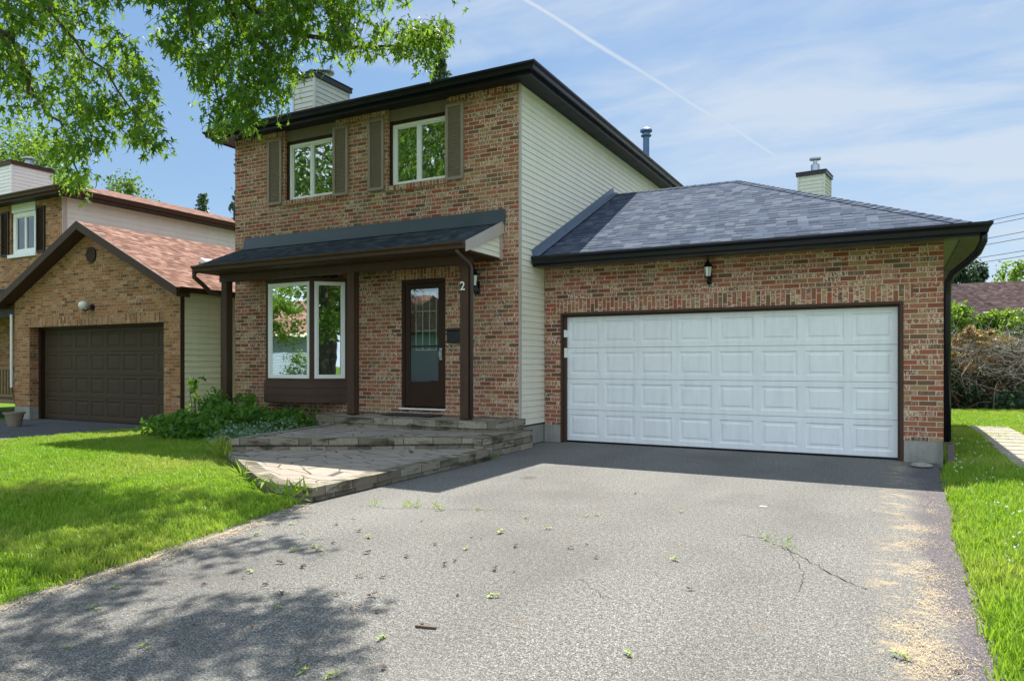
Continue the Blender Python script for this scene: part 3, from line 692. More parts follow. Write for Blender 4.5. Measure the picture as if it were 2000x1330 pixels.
# roof of the garage
rx, ry0, ry1 = .965, 10.60, 18.2; rz = 3.045; rp = (4.87-rz)/(14.4-10.6)
m = MB(); rg = (-2.67,14.4,4.87); rl = (HX1+.02,14.4,4.87)
m.quad((HX1+.02,ry0,rz),(rx,ry0,rz),rg,rl); m.quad((rx,ry0,rz),(rx,ry1,rz),rg); m.quad((rx,ry1,rz),(HX1+.02,ry1,rz),rl,rg); m.quad((HX1+.02,ry1,rz),(HX1+.02,ry0,rz),rl)
gr = m.build('garage_roof', 'shingle_grey', house)
def slopebox(m, a, b, w, h, lift=.0):
    a = Vector(a); b = Vector(b); d = (b-a); s = Vector((0,0,1)).cross(d).normalized(); n = d.normalized().cross(s)
    if n.z < 0: n = -n
    m.obox((a+b)/2+n*(lift+h/2), d/2, s*w/2, n*h/2)
m = MB()                                                     # hip and ridge caps
NF, NR, NB = Vector((0,-rp,1)).normalized(), Vector((rp,0,1)).normalized(), Vector((0,rp,1)).normalized()
def capline(a, b, na, nb_):
    a = Vector(a); b = Vector(b); n = int((b-a).length/.15); d = (b-a).normalized()
    for i in range(n):
        p = a+(b-a)*(i/n); q = a+(b-a)*min(1,((i+1)/n))
        for nn, s in ((na,1),(nb_,-1)):
            c = nn.cross(d); c = c if c.z < 0 else -c
            u0, u1 = nn*.014, nn*.006
            pts = [p+u0, q+u1, q+u1+c*.14, p+u0+c*.14]
            m.quad(*pts); m.quad(p+u0+c*.14, q+u1+c*.14, q+c*.14, p+c*.14); m.quad(p+u0, p+u0+c*.14, p+c*.14, p)
capline((rx,ry0,rz), rg, NF, NR); capline((rx,ry1,rz), rg, NB, NR); capline(rg, rl, NF, NB)
m.build('ridge_cap', 'shingle_grey', gr)
MB().box(HX1+.05, rx-.03, ry0+.04, ry1-.04, GZ-.012, GZ+.012).build('soffit', 'soffit_l', gr)
MB().sweep([(HX1+.02,ry0+.02),(rx-.02,ry0+.02),(rx-.02,ry1-.02)], [(-.18,GZ-.028),(.02,GZ-.028),(.02,rz-.006),(0,rz-.006),(0,GZ-.014),(-.18,GZ-.014)]).build('fascia', 'black', gr)
MB().sweep([(HX1+.04,ry0),(rx,ry0),(rx,ry1)], gutter_prof(rz+.015,.12,.12)).build('gutter', 'black', gr)
m = MB(); fa = Vector((HX1+.03,ry0-.02,rz+.02)); fb = Vector((HX1+.03,14.4,4.89))
m.obox((fa+fb)/2+Vector((.0,0,.06)), (fb-fa)/2, (.012,0,0), (0,-.02,.06)); m.obox((fa+fb)/2+Vector((.05,0,.012)), (fb-fa)/2, (.055,0,0), (0,-.002,.006))
m.build('flashing', 'flash_blue', gr)
# garage corner downspout: out of the gutter corner, back under the soffit, down the brick edge
pipe([(rx+.03,ry0+.02,2.95),(rx+.03,ry0+.03,2.84),(rx-.02,ry0+.12,2.72),(rx-.12,ry0+.25,2.62),(GX1+.10,GY-.08,2.50),(GX1+.05,GY+.0,2.40),(GX1+.045,GY+.02,2.2),(GX1+.045,GY+.02,.28)], .045, 'black')
MB().prism([(GX1+.0,GY-.05),(GX1+.09,GY-.05),(GX1+.09,GY+.07),(GX1+.0,GY+.07)], .27, .29).obox((GX1+.075,GY-.12,.14), (.035,0,0), (0,-.14,-.13), (0,.03,-.03)).build('downspout', 'downpipe', house)
# ================================================================= things on the house
def lantern(label, x, y, z, s=1.0, group=None):
    t = thing('wall_lantern', label, 'lantern', (x, y, z), group)
    MB().box(x-.045*s, x+.045*s, y-.02, y-.002, z-.17*s, z+.04*s).build('back_plate', 'black', t, bevel=.008)
    MB().tube([(x,y-.02,z-.13*s),(x,y-.09*s,z-.17*s),(x,y-.13*s,z-.10*s),(x,y-.13*s,z-.06*s)], .011*s, 8).lathe((x,y-.13*s,z-.07*s), [(.03*s,0),(.055*s,.015*s),(.055*s,.03*s)], 6).build('arm', 'black', t)
    MB().lathe((x,y-.13*s,z-.04*s), [(.045*s,0),(.068*s,.16*s)], 6).build('lamp_glass', 'frost', t)
    m = MB()
    for k in range(6):
        a = math.pi*2*k/6; m.tube([(x+.047*s*math.cos(a),y-.13*s+.047*s*math.sin(a),z-.04*s),(x+.07*s*math.cos(a),y-.13*s+.07*s*math.sin(a),z+.12*s)], .005*s, 4)
    m.lathe((x,y-.13*s,z+.12*s), [(.088*s,0),(.08*s,.02*s),(.05*s,.07*s),(.022*s,.11*s),(.010*s,.15*s),(.014*s,.17*s),(.002*s,.20*s)], 6)
    m.build('cage', 'black', t); return t
lantern('black coach lantern mounted on the brick above the white garage door', -2.46, GY, 2.665, .86)
lantern('small black lantern on the brick beside the post with the number 2', -5.99, HY0, 2.62, 1.0)
t = thing('mailbox', 'black metal mailbox mounted on the brick to the right of the front door', 'mailbox', (-6.34,HY0,1.8))
m = MB(); xa, xb = -6.52, -6.17
m.v = []; m.prism([(xa,HY0-.12),(xb,HY0-.12),(xb,HY0-.003),(xa,HY0-.003)], 1.66, 1.86)
m.build('body', 'black', t, bevel=.01)
MB().obox(((xa+xb)/2, HY0-.07, 1.885), ((xb-xa)/2+.01,0,0), (0,-.075,-.022), (0,-.003,.01)).build('lid', 'black', t, bevel=.005)
MB().box(-6.25,-6.22,HY0-.125,HY0-.121,1.69,1.72).build('lock', 'frost', t)
t = tag(MB().box(-7.60,-6.60,9.62,10.02,.461,.474).build('doormat', 'rubber', None, bevel=.004), 'dark rubber doormat lying on the slab before the front door', 'doormat')
# ================================================================= steps
st = thing('front_steps', 'three-level stone steps with paver landings in front of the porch', 'steps', (-6.5,7.5,0))
def outline(pts, z, h, over=.0): pass
arc = [(-4.86,5.14),(-5.30,5.13),(-5.65,5.27),(-5.97,5.47),(-6.35,5.72),(-6.8,6.03),(-7.25,6.34),(-7.76,6.66)]
plat = [(-4.86,8.6)]+[(-4.86,7.0)]+arc+[(-8.0,7.4),(-5.3,9.1)]
def tier(poly, z0, z1, name, cope=.30, capt=.075, ovh=.02):
    ins = poly
    ln = list(reversed(ins))
    m = MB(); m.prism(ln, z0, z1-capt); b = m.build(name, 'block', st)
    return b
def ccw(p):
    a = sum(p[i][0]*p[(i+1)%len(p)][1]-p[(i+1)%len(p)][0]*p[i][1] for i in range(len(p)))
    return p if a > 0 else p[::-1]
def inset(p, d):
    n = len(p); out = []
    for i in range(n):
        a, b, c = Vector(p[i-1]), Vector(p[i]), Vector(p[(i+1)%n])
        n1 = (b-a).normalized(); n1 = Vector((-n1.y,n1.x)); n2 = (c-b).normalized(); n2 = Vector((-n2.y,n2.x))
        mm = n1+n2; mm = mm/max(.3, mm.dot(n1)); out.append(tuple(b+mm*d))
    return out
def tier(poly, z0, z1, cw=.16, ct=.085):
    p = ccw(poly); b = MB().prism(inset(p,.015), z0, z1-ct).build('riser', 'block', st)
    m = MB(); q = inset(p, cw); o_ = inset(p, -.012)
    n = len(p); i0 = len(m.v)
    for i in range(n):
        j = (i+1)%n
        m.quad((*o_[i],z1-ct),(*o_[j],z1-ct),(*o_[j],z1),(*o_[i],z1)); m.quad((*o_[i],z1),(*o_[j],z1),(*q[j],z1),(*q[i],z1)); m.quad((*o_[j],z1-ct),(*o_[i],z1-ct),(*p[i],z1-ct),(*p[j],z1-ct))
        m.quad((*p[i],z1-ct),(*q[i],z1-ct),(*q[j],z1-ct),(*p[j],z1-ct))
    m.build('coping', 'cope', b, bevel=0)
    MB().prism(q, z1-ct, z1-.006).build('paving', 'paver', b)
tier(plat, -.02, .145)
tier([(-5.07,8.66),(-6.05,7.98),(-7.0,7.40),(-7.97,6.86),(-8.15,7.8),(-8.35,8.85),(-8.4,9.6),(-5.07,9.6)], .0, .30)
top = [(-5.13,HY0-.01),(-5.13,9.50),(-5.20,9.30),(-5.40,9.22),(-7.0,9.17),(-8.45,9.13),(-8.70,9.3),(-8.72,HY0-.01)]
tier(top, .0, .455, .20, .10)
# side retaining stack towards the driveway
m = MB().prism([(-5.12,8.55),(-4.98,8.55),(-4.98,10.09),(-5.12,10.09)], 0, .29); m.build('side_wall', 'block', st)
# ================================================================= neighbour's house
nb = thing('brick_house', 'tan brick house with a dark garage door and reddish shingle roofs, left of the steps', 'house', (-15.7, 10, 0))
NY = 9.70; NX0, NX1 = -18.68, -12.72; AX = (NX0+NX1)/2; EZ = 2.80; AZ = 4.32
op = (-18.05, -13.22, 0, 2.17)
m = MB()
wall_y(m, NX0, NX1, .3, EZ, NY, [(op[0],op[1],.3,op[3])], .3)
m.quad((NX0,NY,EZ),(NX1,NY,EZ),(AX,NY,AZ-.06)); m.quad((NX0,16,.3),(NX0,NY,.3),(NX0,NY,EZ),(NX0,16,EZ))
w = m.build('wall', 'brick_tan', nb)
m = MB(swap=True); m.quad((op[0]-.05,NY-.004,op[3]+.002),(op[1]+.05,NY-.004,op[3]+.002),(op[1]+.05,NY-.004,op[3]+.215),(op[0]-.05,NY-.004,op[3]+.215)); m.build('soldier_course', 'brick_tan', w)
MB().box(NX0+.002,op[0]-.002,NY+.002,NY+.4,0,.298).build('foundation', 'conc', nb)
MB().box(op[1]+.002,NX1-.002,NY+.002,NY+.4,0,.298).box(NX1-.2,NX1-.002,NY+.401,16,0,.298).build('foundation', 'conc', nb)
MB().box(op[0]+.001,op[0]+.09,NY+.2,NY+.36,0,op[3]-.001).box(op[1]-.06,op[1]-.001,NY+.2,NY+.36,0,op[3]-.001).box(op[0]+.09,op[1]-.06,NY+.202,NY+.36,op[3]-.05,op[3]-.001).build('door_frame', 'brown_d', nb)
garage_door(nb, op[0]+.09, op[1]-.06, .02, 2.12, NY+.30, 'brown_door')
m = MB(); siding(m, (NX1,NY+.09), (NX1,16), .3, EZ-.02, .12, .024); m.build('siding', 'siding_n', nb)
MB().box(NX1-.06,NX1+.02,NY+.001,NY+.09,.29,EZ).build('corner_trim', 'brown', nb)
# gable roof of the garage
def gable(parent, x0, x1, ax, ez, az, y0, y1, mat, trim='brown'):
    m = MB(); th = .05
    m.quad((ax,y0,az),(x1,y0,ez),(x1,y1,ez),(ax,y1,az)) if False else m.quad((x1,y0,ez),(x1,y1,ez),(ax,y1,az),(ax,y0,az)); m.quad((x0,y1,ez),(x0,y0,ez),(ax,y0,az),(ax,y1,az))
    m.quad((x1,y1,ez-th),(x1,y0,ez-th),(ax,y0,az-th),(ax,y1,az-th)); m.quad((x0,y0,ez-th),(x0,y1,ez-th),(ax,y1,az-th),(ax,y0,az-th))
    m.quad((x1,y0,ez-th),(x1,y1,ez-th),(x1,y1,ez),(x1,y0,ez))
    r = m.build('garage_roof', mat, parent)
    m = MB()
    for xe in (x0, x1):
        a = Vector((xe, y0+.012, ez-.10)); b = Vector((ax, y0+.012, az-.10))
        m.quad((a.x,y0-.012,a.z-.08),(b.x,y0-.012,b.z-.08),(b.x,y0-.012,b.z+.105),(a.x,y0-.012,a.z+.105)) if xe == x0 else m.quad((b.x,y0-.012,b.z-.08),(a.x,y0-.012,a.z-.08),(a.x,y0-.012,a.z+.105),(b.x,y0-.012,b.z+.105))
        m.quad((a.x,y0-.012,a.z+.105),(b.x,y0-.012,b.z+.105),(b.x,y0+.02,b.z+.105),(a.x,y0+.02,a.z+.105))
        m.quad((a.x,y0-.012,a.z-.08),(b.x,y0-.012,b.z-.08),(b.x,y0+.30,b.z-.08),(a.x,y0+.30,a.z-.08))
        m.quad((a.x,y0-.012,a.z-.08),(a.x,y0-.012,a.z+.105),(a.x,y0+.3,a.z+.105),(a.x,y0+.3,a.z-.08))
    m.build('bargeboard', trim, r)
    return r
r = gable(nb, NX0-.28, NX1+.30, AX, EZ+.02, 4.42, NY-.30, 16, 'shingle_red')
MB().sweep([(NX1+.28,NY-.28),(NX1+.28,16)], gutter_prof(EZ+.03,.10,.10)).build('gutter', 'brown_d', r)
MB().lathe((AX+.06,NY-.03,3.72), [(.17,.0),(.17,.03),(.135,.035),(.13,.06)], 20, 'y').build('round_vent', 'brown_d', w)
# skylight-like roof vent box
sv = MB(); sl = (4.42-EZ)/(NX1+.30-AX)
c = Vector((-13.95, 11.5, 4.42-sl*(-13.95-AX)+.06)); sv.obox(c, Vector((.17,0,-.17*sl)), (0,.22,0), (.03,0,.05)); sv.build('roof_vent', 'frost', r)
# two-storey block behind
MX0, MX1, MY0, MY1 = -25.1, -18.72, 10.84, 20.6; MZ = 5.62
wn = (-21.55, -20.05)
m = MB(); wall_y(m, MX0, MX1, .3, MZ, MY0, [(-21.05,-19.85,4.22,5.5)], .1); w2 = m.build('wall', 'brick_tan', nb)
m = MB(); siding(m, (MX1,MY0+.1), (MX1,MY1), 2.2, MZ, .13); m.build('siding', 'siding_w', nb)
MB().box(MX1+.001,MX1+.03,MY0,MY0+.11,2.2,MZ).build('corner_trim', 'trim', nb)
w = window_y(nb, -21.0, -19.9, 4.24, 5.36, MY0+.03, fr=.12, gl='glass_d'); w['label'] = 'white framed upstairs window with dark shutters'
MB().box(-21.12,-19.8,MY0-.06,MY0+.02,4.15,4.235).build('sill', 'white', w)
MB().box(-21.0,-19.9,MY0-.01,MY0+.09,5.365,MZ-.02).build('header_panel', 'white', w)
shutter(nb, -19.82, -19.44, 4.22, 5.42, MY0-.004, 'brown_d'); shutter(nb, -21.5, -21.12, 4.22, 5.42, MY0-.004, 'brown_d')
hip_roof(nb, -25.5, -18.36, 10.50, 21.0, 5.72, .30, 'shingle_red', fascia='brown', soffit='soffit_d')
chimney(nb, -25.75, -25.02, 12.9, 14.15, 4.5, 7.72, 'siding_w')
MB().tube([(-20.1,17.5,6.2),(-20.1,17.5,6.75)], .06, 10).build('vent_pipe', 'black', nb)
# neighbour's porch: roof, wall, deck railing, downspout
m = MB().quad((-24.8,9.6,2.75),(-18.72,9.6,2.75),(-18.72,MY0-.003,3.35),(-24.8,MY0-.003,3.35)).quad((-24.8,9.6,2.70),(-24.8,MY0-.003,3.30),(-18.72,MY0-.003,3.30),(-18.72,9.6,2.70)).quad((-24.8,9.6,2.70),(-18.72,9.6,2.70),(-18.72,9.6,2.75),(-24.8,9.6,2.75))
pr2 = m.build('porch_roof', 'shingle_dark', nb)
MB().sweep([(-24.8,9.6),(-18.74,9.6)], gutter_prof(2.77,.10,.10)).build('gutter', 'brown_d', pr2)
MB().box(-24.8,-18.75,9.75,9.9,2.45,2.68).build('porch_beam', 'brown_d', nb)
MB().tube([(-18.76,NY-.03,2.5),(-18.76,NY-.03,.75)], .03, 8).build('downspout', 'white', nb)
m = MB().box(-24,-18.75,9.72,10.8,.35,.45).box(-24,-18.75,9.70,9.74,1.18,1.25).box(-24,-18.75,9.70,9.74,.52,.57); dk = m.build('deck', 'wood', nb)
m = MB(); x = -18.85
while x > -24: m.box(x-.02,x+.02,9.705,9.735,.571,1.179); x -= .13
m.build('baluster', 'wood', dk)
# neighbour's globe light
t = thing('wall_lamp', 'white globe lamp on a dark bracket above the dark garage door', 'lamp', (-15.72,NY,2.55))
MB().lathe((-15.60,NY-.03,2.55), [(.075,.0),(.075,.028)], 16, 'y').tube([(-15.60,NY-.04,2.55),(-15.66,NY-.14,2.47),(-15.72,NY-.15,2.50)], .022, 8).build('bracket', 'black', t)
MB().lathe((-15.72,NY-.15,2.60), [(.03,-.095),(.062,-.07),(.085,-.03),(.092,0),(.085,.035),(.062,.07),(.02,.09)], 18).build('globe', 'white', t, smooth=True)
def pot(label, x, y, r, h, soil=True):
    t = thing('flower_pot', label, 'pot', (x,y,0))
    MB().lathe((x,y,0), [(r*.62,0),(r*.9,h*.85),(r*1.02,h*.86),(r*1.04,h),(r*.94,h),(r*.9,h*.9)], 20).build('bowl', 'clay', t, smooth=False)
    MB().lathe((x,y,0), [(r*.88,h*.90),(.01,h*.93)], 20).build('soil', 'soil', t); return t
p = ground(28, 832); pot('pale clay flower pot left of the dark garage door', p.x, p.y, .20, .30)
p = ground(306, 842); pot('low clay bowl on the ground right of the dark garage door', p.x, p.y, .24, .14)
# ================================================================= ground
def struct(o): return kind(o, 'structure')
struct(MB().quad((-400,-300,-.06),(400,-300,-.06),(400,500,-.06),(-400,500,-.06)).build('ground', 'lawn'))
struct(MB().quad((-5.2,-4.5,0),(.52,-4.5,0),(.52,GY+.3,0),(-5.2,GY+.3,0)).build('driveway', 'asphalt'))
struct(MB().quad((-18.4,-4.5,-.004),(-12.95,-4.5,-.004),(-12.95,NY+.4,-.004),(-18.4,NY+.4,-.004)).build('driveway', 'asphalt2'))
struct(MB().quad((-60,-13,-.02),(60,-13,-.02),(60,-4.5,-.02),(-60,-4.5,-.02)).build('street', 'asphalt'))
struct(MB().box(-60,60,-15.2,-13.6,-.03,.06).build('sidewalk', 'conc'))
def lawn(name, poly, h=.07, step=.35, edge=.25):
    """gently bumpy sheet filling a plan polygon, falling to 0 at its rim"""
    import bmesh
    p = [Vector((*q,0)) for q in ccw(poly)]; bm = bmesh.new()
    vs = [bm.verts.new(q) for q in p]; bm.faces.new(vs)
    xs = [q.x for q in p]; ys = [q.y for q in p]
    x = math.floor(min(xs)/step)*step
    while x < max(xs): bmesh.ops.bisect_plane(bm, geom=bm.verts[:]+bm.edges[:]+bm.faces[:], plane_co=(x,0,0), plane_no=(1,0,0)); x += step
    y = math.floor(min(ys)/step)*step
    while y < max(ys): bmesh.ops.bisect_plane(bm, geom=bm.verts[:]+bm.edges[:]+bm.faces[:], plane_co=(0,y,0), plane_no=(0,1,0)); y += step
    for v in bm.verts:
        d = min(((v.co-a).length if (b-a).length < 1e-6 else (v.co-(a+(b-a)*max(0,min(1,(v.co-a).dot(b-a)/(b-a).length_squared)))).length) for a, b in zip(p, p[1:]+p[:1]))
        v.co.z = -.01+(h+.02*math.sin(v.co.x*1.7)*math.cos(v.co.y*1.3))*min(1, d/edge)
    bmesh.ops.triangulate(bm, faces=bm.faces[:])
    me = bpy.data.meshes.new(name); bm.to_mesh(me); bm.free()
    me.materials.append(MAT['lawn']); o = bpy.data.objects.new(name, me); COL.objects.link(o)
    for f in me.polygons: f.use_smooth = True
    return struct(o)
edge = [(-3.95,-4.4),(-4.1,-1),(-4.22,1.2),(-4.33,2.17),(-4.47,3.01),(-4.56,3.45),(-4.66,3.95),(-4.80,4.5),(-4.92,5.05)]
LL = edge+[(-5.32,5.13),(-5.68,5.27),(-5.99,5.47),(-6.38,5.72),(-6.83,6.04),(-7.27,6.35),(-7.85,6.72),(-8.1,7.8),(-8.4,8.7),(-8.8,10.1),(-12.6,10.1),(-12.9,9.0),(-12.95,-4.4)]
lawnL = lawn('lawn', LL, .07)
LR = [(.52,-4.4),(.40,2),(.39,3.6),(.43,4.9),(.42,6.2),(.47,7.4),(.50,8.66),(.56,10.2),(.64,11.0),(.64,22.4),(12,22.4),(12,-4.4)]
lawnR = lawn('lawn', LR, .09, .5)
# stepping path slabs
y = 9.95; k = 0
pm = MB()
while y < 16.2:
    j = random.uniform(-.03,.03); pm.prism([(1.30+j,y),(1.95+j,y+.01),(1.94+j,y+.485),(1.29+j,y+.475)], .06, .118); y += .56
struct(pm.build('path', 'slab', None, bevel=.01))
# ---- grass: real blades, instanced tufts
def tuft(i, n, h):
    m = MB(); V = []; 
    me_v = []; me_f = []; var = []
    for b in range(n):
        a = random.random()*6.28; r = .045*random.random()**.5; x, y = r*math.cos(a), r*math.sin(a)
        d = random.random()*6.28; L = h*random.uniform(.55,1.15); w = random.uniform(.0022,.0038); ln = random.uniform(.15,.75)*L
        dx, dy = math.cos(d), math.sin(d); sx, sy = -dy*w, dx*w; bi = len(me_v)
        me_v += [(x-sx,y-sy,0),(x+sx,y+sy,0),(x+dx*ln*.35+sx*.8,y+dy*ln*.35+sy*.8,L*.6),(x+dx*ln*.35-sx*.8,y+dy*ln*.35-sy*.8,L*.6),(x+dx*ln,y+dy*ln,L)]
        me_f += [(bi,bi+1,bi+2,bi+3),(bi+3,bi+2,bi+4)]; v = random.random(); var += [v*.9]*5
    me = bpy.data.meshes.new('tuft'); me.from_pydata(me_v, [], me_f); me.materials.append(MAT['grass'])
    at = me.attributes.new('var','FLOAT','POINT'); at.data.foreach_set('value', var)
    return bpy.data.objects.new('tuft', me)
def grass_on(name, surf_o, dens, tufts, smin=.7, smax=1.25, box=None, seed=0, fade=None):
    """dense tuft cover; surface is a copy of the lawn sheet clipped to box"""
    import bmesh
    bm = bmesh.new(); bm.from_mesh(surf_o.data)
    if box:
        for co, no in (((box[0],0,0),(-1,0,0)),((box[1],0,0),(1,0,0)),((0,box[2],0),(0,-1,0)),((0,box[3],0),(0,1,0))):
            bmesh.ops.bisect_plane(bm, geom=bm.verts[:]+bm.edges[:]+bm.faces[:], plane_co=co, plane_no=no, clear_outer=True)
    me = bpy.data.meshes.new(name); bm.to_mesh(me); bm.free(); me.materials.clear(); me.materials.append(MAT['grass'])
    o = bpy.data.objects.new(name, me); COL.objects.link(o)
    c = bpy.data.collections.new(name+'_src')
    for t in tufts: c.objects.link(t)
    ng = bpy.data.node_groups.new(name, 'GeometryNodeTree')
    ng.interface.new_socket('Geometry', in_out='INPUT', socket_type='NodeSocketGeometry'); ng.interface.new_socket('Geometry', in_out='OUTPUT', socket_type='NodeSocketGeometry')
    N = ng.nodes; L = ng.links; gi = N.new('NodeGroupInput'); go = N.new('NodeGroupOutput')
    dp = N.new('GeometryNodeDistributePointsOnFaces'); dp.inputs['Seed'].default_value = seed
    nz = N.new('ShaderNodeTexNoise'); nz.inputs['Scale'].default_value = 1.3; mr_ = N.new('ShaderNodeMapRange')
    mr_.inputs['From Min'].default_value = .3; mr_.inputs['From Max'].default_value = .65; mr_.inputs['To Min'].default_value = dens*.55; mr_.inputs['To Max'].default_value = dens
    L.new(nz.outputs[0], mr_.inputs['Value']); L.new(mr_.outputs[0], dp.inputs['Density'])
    ci = N.new('GeometryNodeCollectionInfo'); ci.inputs['Collection'].default_value = c; ci.inputs['Separate Children'].default_value = True; ci.inputs['Reset Children'].default_value = True
    ip = N.new('GeometryNodeInstanceOnPoints'); ip.inputs['Pick Instance'].default_value = True
    rv = N.new('FunctionNodeRandomValue'); rv.data_type = 'FLOAT_VECTOR'; rv.inputs[0].default_value = (-.25,-.25,0); rv.inputs[1].default_value = (.25,.25,6.28)
    rs = N.new('FunctionNodeRandomValue'); rs.inputs[2].default_value = smin; rs.inputs[3].default_value = smax
    L.new(gi.outputs[0], dp.inputs['Mesh']); L.new(dp.outputs['Points'], ip.inputs['Points']); L.new(ci.outputs[0], ip.inputs['Instance'])
    L.new(rv.outputs[0], ip.inputs['Rotation']); L.new([q for q in rs.outputs if q.enabled][0], ip.inputs['Scale'])
    L.new(ip.outputs[0], go.inputs[0]); md = o.modifiers.new('gn', 'NODES'); md.node_group = ng
    return kind(o, 'stuff')
T1 = [tuft(i, 14, .055) for i in range(6)]; T2 = [tuft(i, 16, .075) for i in range(5)]
GD = 1.0
grass_on('grass', lawnL, 650*GD, T1, box=(-12.95,-3.9,1.0,10.1), seed=1)
grass_on('grass', lawnR, 520*GD, T2, box=(.4,3.9,2.0,9.93), seed=2, smax=1.4)
grass_on('grass', lawnR, 520*GD, T2, box=(.4,1.28,9.93,16.3), seed=3, smax=1.3)
grass_on('grass', lawnR, 520*GD, T2, box=(1.97,3.9,9.93,16.3), seed=4, smax=1.3)
grass_on('grass', lawnR, 520*GD, T2, box=(.4,3.9,16.3,22.4), seed=5, smax=1.3)
grass_on('grass', lawnR, 260*GD, T2, box=(1.28,1.97,9.93,16.3), seed=6, smin=.35, smax=.75)
tag_dummy = None
# clover flowers on the right lawn
P = []
for i in range(650):
    y = 2.5+19*random.random(); x = .6+random.random()*(.135*y+.6); P.append((x, y, .12+.05*random.random()))
kind(leaves('clover_flowers', np.repeat(np.array(P), 5, axis=0)+rng.normal(size=(len(P)*5,3))*.006, .014, 'petal', droop=0, up=.4), 'stuff')
P = [(x, y, .10) for x, y in zip(-5-7*rng.random(60), 2.5+4*rng.random(60))]
kind(leaves('clover_flowers', np.repeat(np.array(P), 4, axis=0)+rng.normal(size=(240,3))*.005, .012, 'petal', droop=0, up=.4), 'stuff')
# taller weeds against the platform edge
q = []
for (x, y) in [(-4.95,5.0),(-5.1,4.98),(-5.5,5.05),(-6.2,5.5),(-7.9,6.75),(-7.95,6.9),(-8.0,6.7),(-4.85,5.0)]:
    for _ in range(14): q.append((x+random.gauss(0,.06), y+random.gauss(0,.05)-.03, .05+.10*random.random()))
kind(leaves('weeds', np.array(q), .085, 'grass', None, (BLADE*2, DIAM_T), droop=-.9), 'stuff')
# soil lip between lawn and asphalt (bare sandy rim)
def strip_pts(path, w, n):
    out = []; seg = [(Vector(a), Vector(b)) for a, b in zip(path, path[1:])]; Ls = [ (b-a).length for a, b in seg]; tot = sum(Ls)
    for _ in range(n):
        s = random.random()*tot; i = 0
        while s > Ls[i]: s -= Ls[i]; i += 1
        p = seg[i][0]+(seg[i][1]-seg[i][0])*(s/Ls[i]); out.append((p.x, p.y))
    return out
def bits(name, pts, L, mat, z=.006, wid=.0022, kindv='stuff'):
    m = MB()
    for x, y in pts:
        a = random.random()*3.14; l = L*random.uniform(.4,1.2); dx, dy = math.cos(a)*l/2, math.sin(a)*l/2; w = wid*random.uniform(.7,1.5); sx, sy = -math.sin(a)*w, math.cos(a)*w
        h = z+random.random()*.008
        m.quad((x-dx-sx,y-dy-sy,h),(x+dx-sx,y+dy-sy,h+.003),(x+dx+sx,y+dy+sy,h+.003),(x-dx+sx,y-dy+sy,h))
    return kind(m.build(name, mat), kindv)
rim = strip_pts([(e[0]+.06, e[1]) for e in edge[2:]], .1, 3800)
rim = [(x+abs(random.gauss(0,.06)) if random.random() < .75 else x+random.gauss(.03,.16), y+random.gauss(0,.03)) for x, y in rim if random.random() < .35+.65*(math.sin(y*2.3)*.5+.5)]
bits('dry_clippings', rim, .028, 'straw', wid=.0011)
# dry clippings streak on the right of the driveway, clump centres along it
cl = []
for px, py, s, n in [(1815,1000,.05,60),(1800,1035,.08,200),(1790,1060,.07,180),(1780,1075,.05,60),(1805,1105,.05,130),(1815,1130,.08,230),(1820,1160,.05,190),(1810,1180,.05,130),(1835,1205,.07,160),(1790,1230,.09,260),(1775,1232,.06,80),(1800,1262,.05,140),(1825,1285,.08,240),(1815,1310,.06,160),(1850,1290,.08,90),(1870,1200,.08,70),(1845,960,.07,60),(1800,985,.08,60)]:
    g = ground(px, py)
    for _ in range(int(n*1.7)): cl.append((g.x+random.gauss(0,s)*.95, g.y+random.gauss(0,s)*1.3))
for _ in range(420):
    y = 3.3+5.2*random.random(); cl.append((.36+random.gauss(0,.05), y))
bits('dry_clippings', cl, .019, 'straw', z=.003, wid=.0007)
# cracks with weeds
def crack(pix, w=.006):
    pts = []
    for (a, b) in zip(pix, pix[1:]):
        for k in range(9): f = k/9; pts.append(ground(a[0]+(b[0]-a[0])*f, a[1]+(b[1]-a[1])*f))
    m = MB(); pr = None
    for p in pts:
        p = p+Vector((random.gauss(0,.008),random.gauss(0,.008),0)); ww = w*random.uniform(.3,1.3)
        if pr: d = (p-pr[0]).normalized(); n = Vector((-d.y,d.x,0)); m.quad((*(pr[0]-n*pr[1]).xy,.004),(*(p-n*ww).xy,.004),(*(p+n*ww).xy,.004),(*(pr[0]+n*pr[1]).xy,.004))
        pr = (p, ww)
    return struct(m.build('driveway_crack', 'crack'))
crack([(1440,1043),(1490,1052),(1530,1070),(1580,1095),(1630,1125),(1700,1155)], .0045); crack([(300,1190),(420,1175),(520,1150),(600,1148)], .0015); crack([(1130,1130),(1180,1165),(1240,1180)], .0015); crack([(1540,1071),(1570,1120),(1560,1160)], .002); crack([(700,988),(760,993),(850,994),(950,996),(1060,1000)], .003)
q = []
for px, py, n in [(735,987,14),(800,990,14),(815,990,18),(850,991,14),(935,996,8),(1494,1050,8),(1512,1056,6),(1535,1066,10),(1542,1070,5),(950,897,60),(965,893,60),(935,900,40)]:
    g = ground(px, py)
    for _ in range(n): q.append((g.x+random.gauss(0,.035), g.y+random.gauss(0,.02), .004+.02*random.random()))
kind(leaves('weeds', np.array(q), .03, 'grass', None, (BLADE*2, DIAM_T), droop=-.3), 'stuff')
